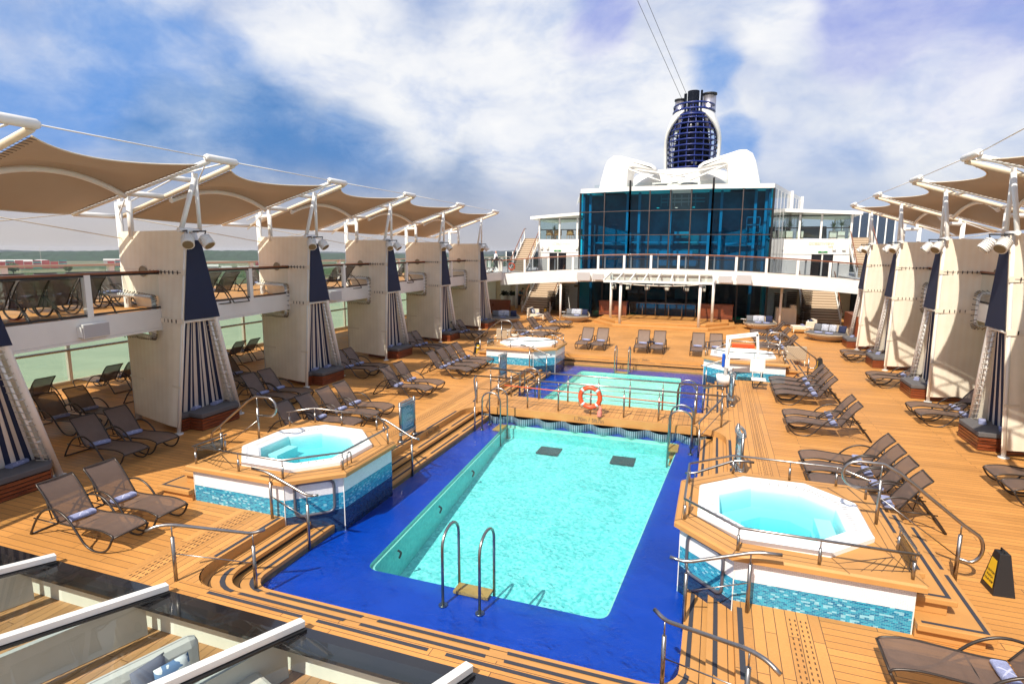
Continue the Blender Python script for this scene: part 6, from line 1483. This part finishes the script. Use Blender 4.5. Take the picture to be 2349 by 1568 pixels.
# back walls under the side decks
for x0, x1, nm, d in ((-23, -10.5, 'left', (-21.4, -20.4, -19.9, -18.9)), (3.5, 16, 'right', (10.2, 11.3))):
    t = thing('service_wall', 'cream wall with doors in the shade at the '+nm+' back of the deck', 'wall', ((x0+x1)/2, 52.8, 0)); b = B(); b.box(x0, x1, 52.8, 53, 0, 2.96); b.build('wall', M_CREAMP, t)
    for i in range(0, len(d), 2): b = B(); b.box(d[i], d[i+1], 52.74, 52.8, 0, 2.1); b.build('door', M_WHITED if nm == 'left' else M_BLACK, t)
b = B(); b.box(3.5, 6.0, 50.4, 50.6, 0, 2.8); b.box(-12.85, -10.4, 50.4, 50.6, 0, 2.9); tag(b.build('partition_wall', M_WHITE), 'white partition walls behind the stacked loungers', 'wall')
b = B(); b.box(-12.0, -11.6, 50.36, 50.4, 1.95, 2.12); tag(b.build('wall_plaque', mat('brass_plaque', (.25, .17, .08), .4)), 'small brown plaque above the stacked loungers on the left', 'plaque')
struct('upper_landing', B().box(-14.25, -12.85, 50.4, 62, 2.7, 3.0).box(-12.85, -10.3, 45.5, 62, 2.7, 3.0).box(3.45, 6.0, 45.5, 62, 2.7, 3.0).box(6.0, 7.25, 50.6, 62, 2.7, 3.0), M_WHITED, 'white landing slabs at the head of the stairs')
for x0, x1, nm in ((-22, -17.4, 'left'), (10.4, 14.5, 'right')):
    t = thing('wind_screen', 'tall clear wind screen panels at the '+nm+' back of the upper deck', 'screen', ((x0+x1)/2, 60, 3.3))
    b = B(); b.box(x0, x1, 60, 60.03, UZ, 5.0 if nm == 'left' else 8.6); b.build('panes', M_GLASSS, t); b = B()
    for i in range(7): x = x0+(x1-x0)*i/6; b.box(x-.05, x+.05, 59.97, 60.06, UZ, 5.05 if nm == 'left' else 8.65)
    b.build('posts', M_WHITE, t)
# ================================================================ lounge furniture at the back
def round_bed(x, y, r, rz, label, pil):
    t = thing('round_daybed', label, 'daybed', (x, y, 0), rz, 'round wicker daybeds')
    def f(u, v):
        a = 2*math.pi*u; rr = r*(.62+.42*math.sin(v*math.pi/2)); z = .06+.34*v+max(0, math.sin(a))**1.5*.42*v**3
        return (rr*math.cos(a), rr*.86*math.sin(a), z)
    b = B(); b.grid(f, 36, 8); b.build('basket', M_WICKER, t, world=False, solid=.04)
    b = B(); b.tube([(r*1.04*math.cos(a), r*.9*math.sin(a), .40+max(0, math.sin(a))**1.5*.42) for a in [2*math.pi*j/36 for j in range(36)]], .035, 6, closed=True); b.build('rim', M_WICKER, t, world=False)
    b = B(); b.tube([(0, 0, 0), (0, 0, .08)], [r*.6, r*.62], 24); b.build('foot_ring', M_WICKER, t, world=False)
    b = B(); b.tube([(0, -.03, .34), (0, -.03, .44), (0, -.03, .47)], [r*.93, r*.95, r*.88], 32)
    o = b.build('mattress', M_GRAYC, t, world=False); o.scale = (1, .88, 1)
    c, s = math.cos(rz), math.sin(rz)
    for k, (px, m, nm, sz) in enumerate(pil):
        lx, ly = px*r, .38*r-.12*abs(px)*r
        pillow((x+c*lx-s*ly, y+s*lx+c*ly, .47+sz*.9), rz, R(-14), m, nm, sz)
    b = B(); b.tube([(-r*1.05, .25, .62), (-r*1.05, .25, .64)], [.17, .17], 14); b.tube([(-r*.95, .25, .4), (-r*1.05, .25, .62)], .015, 5); b.build('side_tray', M_WHITE, t, world=False)
GP = mat('grey_pillow', (.13, .13, .14), .9)
def pset(w): return [(-.62, GP, 'dark grey pillow at the left of the '+w, .22), (-.28, M_ZEBRA, 'zebra striped pillow, left one on the '+w, .22), (.10, M_ZEBRA, 'zebra striped pillow, right one on the '+w, .22), (.60, M_PILLOWB, 'dark navy pillow at the right of the '+w, .22)]
round_bed(-9.6, 41.0, .98, R(-5), 'round wicker daybed with striped pillows, left of the stage', pset('daybed left of the stage'))
round_bed(2.85, 41.3, .98, R(5), 'round wicker daybed with striped pillows, right of the stage', pset('daybed right of the stage'))
round_bed(-14.0, 37.9, 1.05, R(20), 'round wicker daybed half hidden by the farthest left cabana', pset('leftmost round daybed'))
round_bed(6.2, 37.5, 1.15, R(-35), 'large round woven daybed beside the farthest right cabana', pset('rightmost round daybed'))
for x, y, w_ in ((-9.4, 40.55, 'daybed left of the stage'), (2.7, 40.9, 'daybed right of the stage'), (3.2, 40.85, 'daybed right of the stage, second one'), (-13.9, 37.3, 'leftmost round daybed'), (5.7, 37.1, 'rightmost round daybed, left one'), (6.2, 36.8, 'rightmost round daybed, right one')): towel_at(x, y, .46, 1.4, 'folded blue towel on the '+w_)
def armchair(x, y, rz, label, w, towel=True):
    t = thing('lounge_chair', label, 'armchair', (x, y, 0), rz, 'cream lounge armchairs')
    b = B(); b.box(-.72, .62, -.40, .40, .28, .36); b.build('seat_base', M_CREAMP, t, world=False, bevel=.02)
    b = B(); b.box(-.50, .62, -.38, .38, .36, .48); b.build('cushion', M_CREAMC, t, world=False, bevel=.04)
    b = B(); b.box(-.74, -.58, -.42, .42, .30, .92); b.box(-.72, -.1, .34, .44, .34, .80); b.build('backrest', M_WICKER if 'woven' in label else M_CREAMC, t, world=False, bevel=.04)
    for sx, sy in ((-.68, -.36), (.56, -.36), (-.68, .36), (.56, .36)): b = B(); b.tube([(sx, sy, .3), (sx*1.03, sy*1.03, 0)], [.035, .02], 6); b.build('leg', M_CREAMP, t, world=False)
    c, s = math.cos(rz), math.sin(rz); pillow((x-c*.46, y-s*.46, .70), rz+R(90), R(-14), M_PILLOWB, 'dark navy pillow on the '+w, .21); pillow((x-c*.32+s*.12, y-s*.32-c*.12, .66), rz+R(80), R(-18), M_ZEBRA, 'blue and white pillow on the '+w, .18)
    if towel: towel_at(x-c*.02, y-s*.02, .47, rz, 'folded blue towel on the '+w)
armchair(-12.35, 40.6, R(-8), 'cream lounge chair left of the stage by the column', 'cream chair left of the stage')
armchair(5.25, 40.3, R(187), 'cream lounge chair in front of the right staircase', 'cream chair before the right staircase')
armchair(3.45, 28.7, R(95), 'woven lounge chair seen from behind, beyond far right tub', 'woven chair beyond the far right tub', False)
armchair(mx(3.6), 29.4, R(85), 'woven lounge chair seen from behind, beyond far left tub', 'woven chair beyond the far left tub', False)
t = thing('covered_furniture', 'furniture under a white cover in front of the stacked loungers', 'covered furniture', (4.75, 45.4, 0))
b = B(); b.grid(lambda u, v: (4.75+(.66+.02*math.sin(u*60))*(1 if True else 0)*(lambda a: max(-1, min(1, 1.5*math.cos(a))))(2*math.pi*u)*(1+.03*(1-v)), 45.3+(.42+.02*math.sin(u*50))*(lambda a: max(-1, min(1, 1.5*math.sin(a))))(2*math.pi*u), 1.16*v), 48, 6); b.face([(4.12, 44.9, 1.155), (5.38, 44.9, 1.155), (5.38, 45.7, 1.155), (4.12, 45.7, 1.155)]); b.build('cover', mat('white_cover', (.72, .68, .60), .8, bump=.3, bscale=12), t)
b = B(); b.box(5.0, 5.40, 44.95, 45.7, 1.1, 1.38); b.build('cover_hump', MATS['white_cover'], t, bevel=.08)
b = B(); b.box(7.3, 7.9, 35.8, 39.0, 0, 1.6); tag(b.build('cedar_screen', M_SLAT), 'tall red cedar screen behind the rightmost round daybed', 'screen')
b = B(); b.box(-18.2, -15.9, 44.2, 44.5, 0, 1.1); tag(b.build('mahogany_panel', M_REDPNL), 'dark mahogany panel behind the leftmost round daybed', 'panel')
for x, nm in ((-18.9, 'left'), (-18.1, 'right')):
    t = thing('plant_tub', 'white tub with dark clipped bush, '+nm+' one by the service wall', 'plant', (x, 51.2, 0), 0, 'white plant tubs'); b = B(); b.cyl(0, 0, 0, .95, .28, 14, .33); b.build('tub', M_WHITE, t, world=False)
    b = B(); rnd = random.Random(3)
    for i in range(120):
        c = Vector((rnd.gauss(0, .17), rnd.gauss(0, .17), 1.12+rnd.gauss(0, .10))); a = Vector((rnd.random()-.5, rnd.random()-.5, rnd.random()-.5)).normalized()*.05; e = a.orthogonal(); b.face([c-a-e, c+a-e, c+a+e, c-a+e])
    b.build('bush', mat('dark_bush', (.02, .035, .02), .9), t, world=False)
t = thing('side_table', 'small dark blue side table between two loungers before the stage', 'table', (-3.05, 30.3, 0)); b = B(); b.box(-3.25, -2.85, 30.15, 30.55, .40, .44); b.build('top', M_NAVY, t); b = B()
for sx in (-.15, .15):
    for sy in (-.15, .15): b = B(); b.cyl(-3.05+sx, 30.35+sy, 0, .4, .015, 6); b.build('leg', M_NAVY, t)
# ================================================================ people
def skin(name, verts, edges, m, parent=None, sub=2):
    """verts: (x, y, z, r)"""
    me = bpy.data.meshes.new(name); me.from_pydata([v[:3] for v in verts], edges, []); me.materials.append(m)
    o = bpy.data.objects.new(name, me); COL.objects.link(o)
    md = o.modifiers.new('skin', 'SKIN'); me.skin_vertices or o.data
    sv = me.skin_vertices[0].data if me.skin_vertices else None
    if sv is None:
        bm = bmesh.new(); bm.from_mesh(me); bm.verts.layers.skin.verify(); bm.to_mesh(me); bm.free(); sv = me.skin_vertices[0].data
    for i, v in enumerate(verts): r = v[3]; sv[i].radius = (r, r) if not isinstance(r, tuple) else r
    sv[0].use_root = True; o.modifiers.new('sub', 'SUBSURF').render_levels = sub; md.use_smooth_shade = True
    if parent: o.parent = parent
    return o
M_SKIN = mat('skin', (.55, .30, .20), .5); M_SHIRT = mat('white_shirt', (.75, .75, .76), .8); M_TROUS = mat('black_trousers', (.012, .012, .014), .8)
t = thing('person', 'bald person in white shirt, dark vest and face mask walking on the upper deck', 'person', (-17.25, 44.6, UZ), R(10))
# facing -x, mid stride
V = [(0, 0, .92, .13), (0, 0, 1.12, .125), (0, 0, 1.32, .15), (0, 0, 1.45, .10), (0, 0, 1.53, .055), (-.01, 0, 1.62, .085), (-.01, 0, 1.71, .075),
     (.0, .10, .88, .085), (-.14, .10, .50, .065), (-.26, .10, .10, .045), (-.36, .10, .05, .04),
     (.0, -.10, .88, .085), (.10, -.10, .50, .065), (.36, -.10, .12, .045), (.30, -.10, .04, .04),
     (.0, .19, 1.40, .055), (.06, .24, 1.14, .042), (-.08, .25, .90, .032), (-.12, .25, .82, .03),
     (.0, -.19, 1.40, .055), (-.04, -.25, 1.14, .042), (-.20, -.25, .94, .032), (-.24, -.25, .86, .03)]
for hb in (17, 21):
    hx, hy, hz = V[hb+1][:3]
    for k in range(4): V.append((hx-.05-.005*k, hy-.03+.02*k, hz-.07+.004*abs(k-1), .009))
    V.append((hx-.05, hy+(.03 if hy < 0 else -.03), hz-.01, .01))
E_ = [(0, 1), (1, 2), (2, 3), (3, 4), (4, 5), (5, 6), (0, 7), (7, 8), (8, 9), (9, 10), (0, 11), (11, 12), (12, 13), (13, 14), (3, 15), (15, 16), (16, 17), (17, 18), (3, 19), (19, 20), (20, 21), (21, 22)]
for q, w in ((18, 23), (22, 28)): E_ += [(q, w+k) for k in range(5)]
skin('body', V, E_, M_SKIN, t)
g = lambda idx, k=1.12: [(*V[i][:3], V[i][3]*k+.008) for i in idx]
skin('shirt', g([1, 2, 3, 15, 16, 17, 19, 20, 21]), [(0, 1), (1, 2), (2, 3), (3, 4), (4, 5), (2, 6), (6, 7), (7, 8)], M_SHIRT, t)
skin('vest', g([0, 1, 2], 1.22), [(0, 1), (1, 2)], mat('dark_vest', (.02, .02, .035), .8), t)
skin('trousers', g([0, 7, 8, 9, 11, 12, 13], 1.15), [(0, 1), (1, 2), (2, 3), (0, 4), (4, 5), (5, 6)], M_TROUS, t)
b = B(); b.sphere((-.065, 0, 1.585), .05, .06, .05, 10, 6); b.build('face_mask', mat('mask_blue', (.03, .10, .40), .8), t, world=False)
b = B(); b.sphere((-.105, 0, 1.63), .018, .012, .02, 6, 5); b.sphere((-.09, .03, 1.65), .01, .01, .007, 6, 4); b.sphere((-.09, -.03, 1.65), .01, .01, .007, 6, 4); b.sphere((0, .085, 1.63), .02, .012, .03, 6, 5); b.sphere((0, -.085, 1.63), .02, .012, .03, 6, 5); b.build('face', M_SKIN, t, world=False)
b = B(); b.box(-.50, -.27, .05, .15, 0, .07); b.box(.20, .42, -.15, -.05, .0, .08); b.build('shoes', M_BLACK, t, world=False, bevel=.02)
t = thing('person', 'person in dark clothes and cap bending in the shade by the plant tubs', 'person', (-17.25, 50.6, 0), R(170))
V = [(0, 0, .92, .13), (-.06, 0, 1.12, .125), (-.14, 0, 1.30, .15), (-.20, 0, 1.42, .10), (-.26, 0, 1.48, .055), (-.33, 0, 1.54, .085), (-.36, 0, 1.62, .07),
     (.0, .10, .88, .085), (-.03, .11, .48, .065), (.02, .11, .08, .045), (-.10, .11, .05, .04), (.0, -.10, .88, .085), (-.03, -.11, .48, .065), (.02, -.11, .08, .045), (-.10, -.11, .05, .04),
     (-.18, .19, 1.34, .055), (-.26, .22, 1.10, .042), (-.46, .18, 1.0, .032), (-.54, .16, .98, .03), (-.18, -.19, 1.34, .055), (-.26, -.22, 1.10, .042), (-.46, -.18, 1.0, .032), (-.54, -.16, .98, .03)]
for hb in (17, 21):
    hx, hy, hz = V[hb+1][:3]
    for k in range(4): V.append((hx-.08, hy-.03+.02*k, hz-.02, .009))
    V.append((hx-.04, hy+(.04 if hy < 0 else -.04), hz+.02, .01))
skin('body', V, E_, M_SKIN, t)
g = lambda idx, k=1.12: [(*V[i][:3], V[i][3]*k+.008) for i in idx]
skin('shirt', g([1, 2, 3, 15, 16, 19, 20]), [(0, 1), (1, 2), (2, 3), (3, 4), (2, 5), (5, 6)], mat('teal_shirt', (.03, .10, .13), .8), t); skin('trousers', g([0, 7, 8, 9, 11, 12, 13], 1.15), [(0, 1), (1, 2), (2, 3), (0, 4), (4, 5), (5, 6)], M_TROUS, t)
b = B(); b.sphere((-.37, 0, 1.66), .10, .09, .06, 10, 6); b.box(-.55, -.42, -.06, .06, 1.60, 1.62); b.build('cap', M_BLACK, t, world=False)
t = thing('life_buoy', 'small orange life buoy on a stand behind the walking man', 'life buoy', (-16.1, 45.2, UZ+.45)); b = B(); b.tube([(-16.1+.27*math.cos(a), 45.2, UZ+.45+.27*math.sin(a)) for a in [2*math.pi*j/24 for j in range(24)]], .06, 8, closed=True); b.build('ring', M_ORANGE, t)
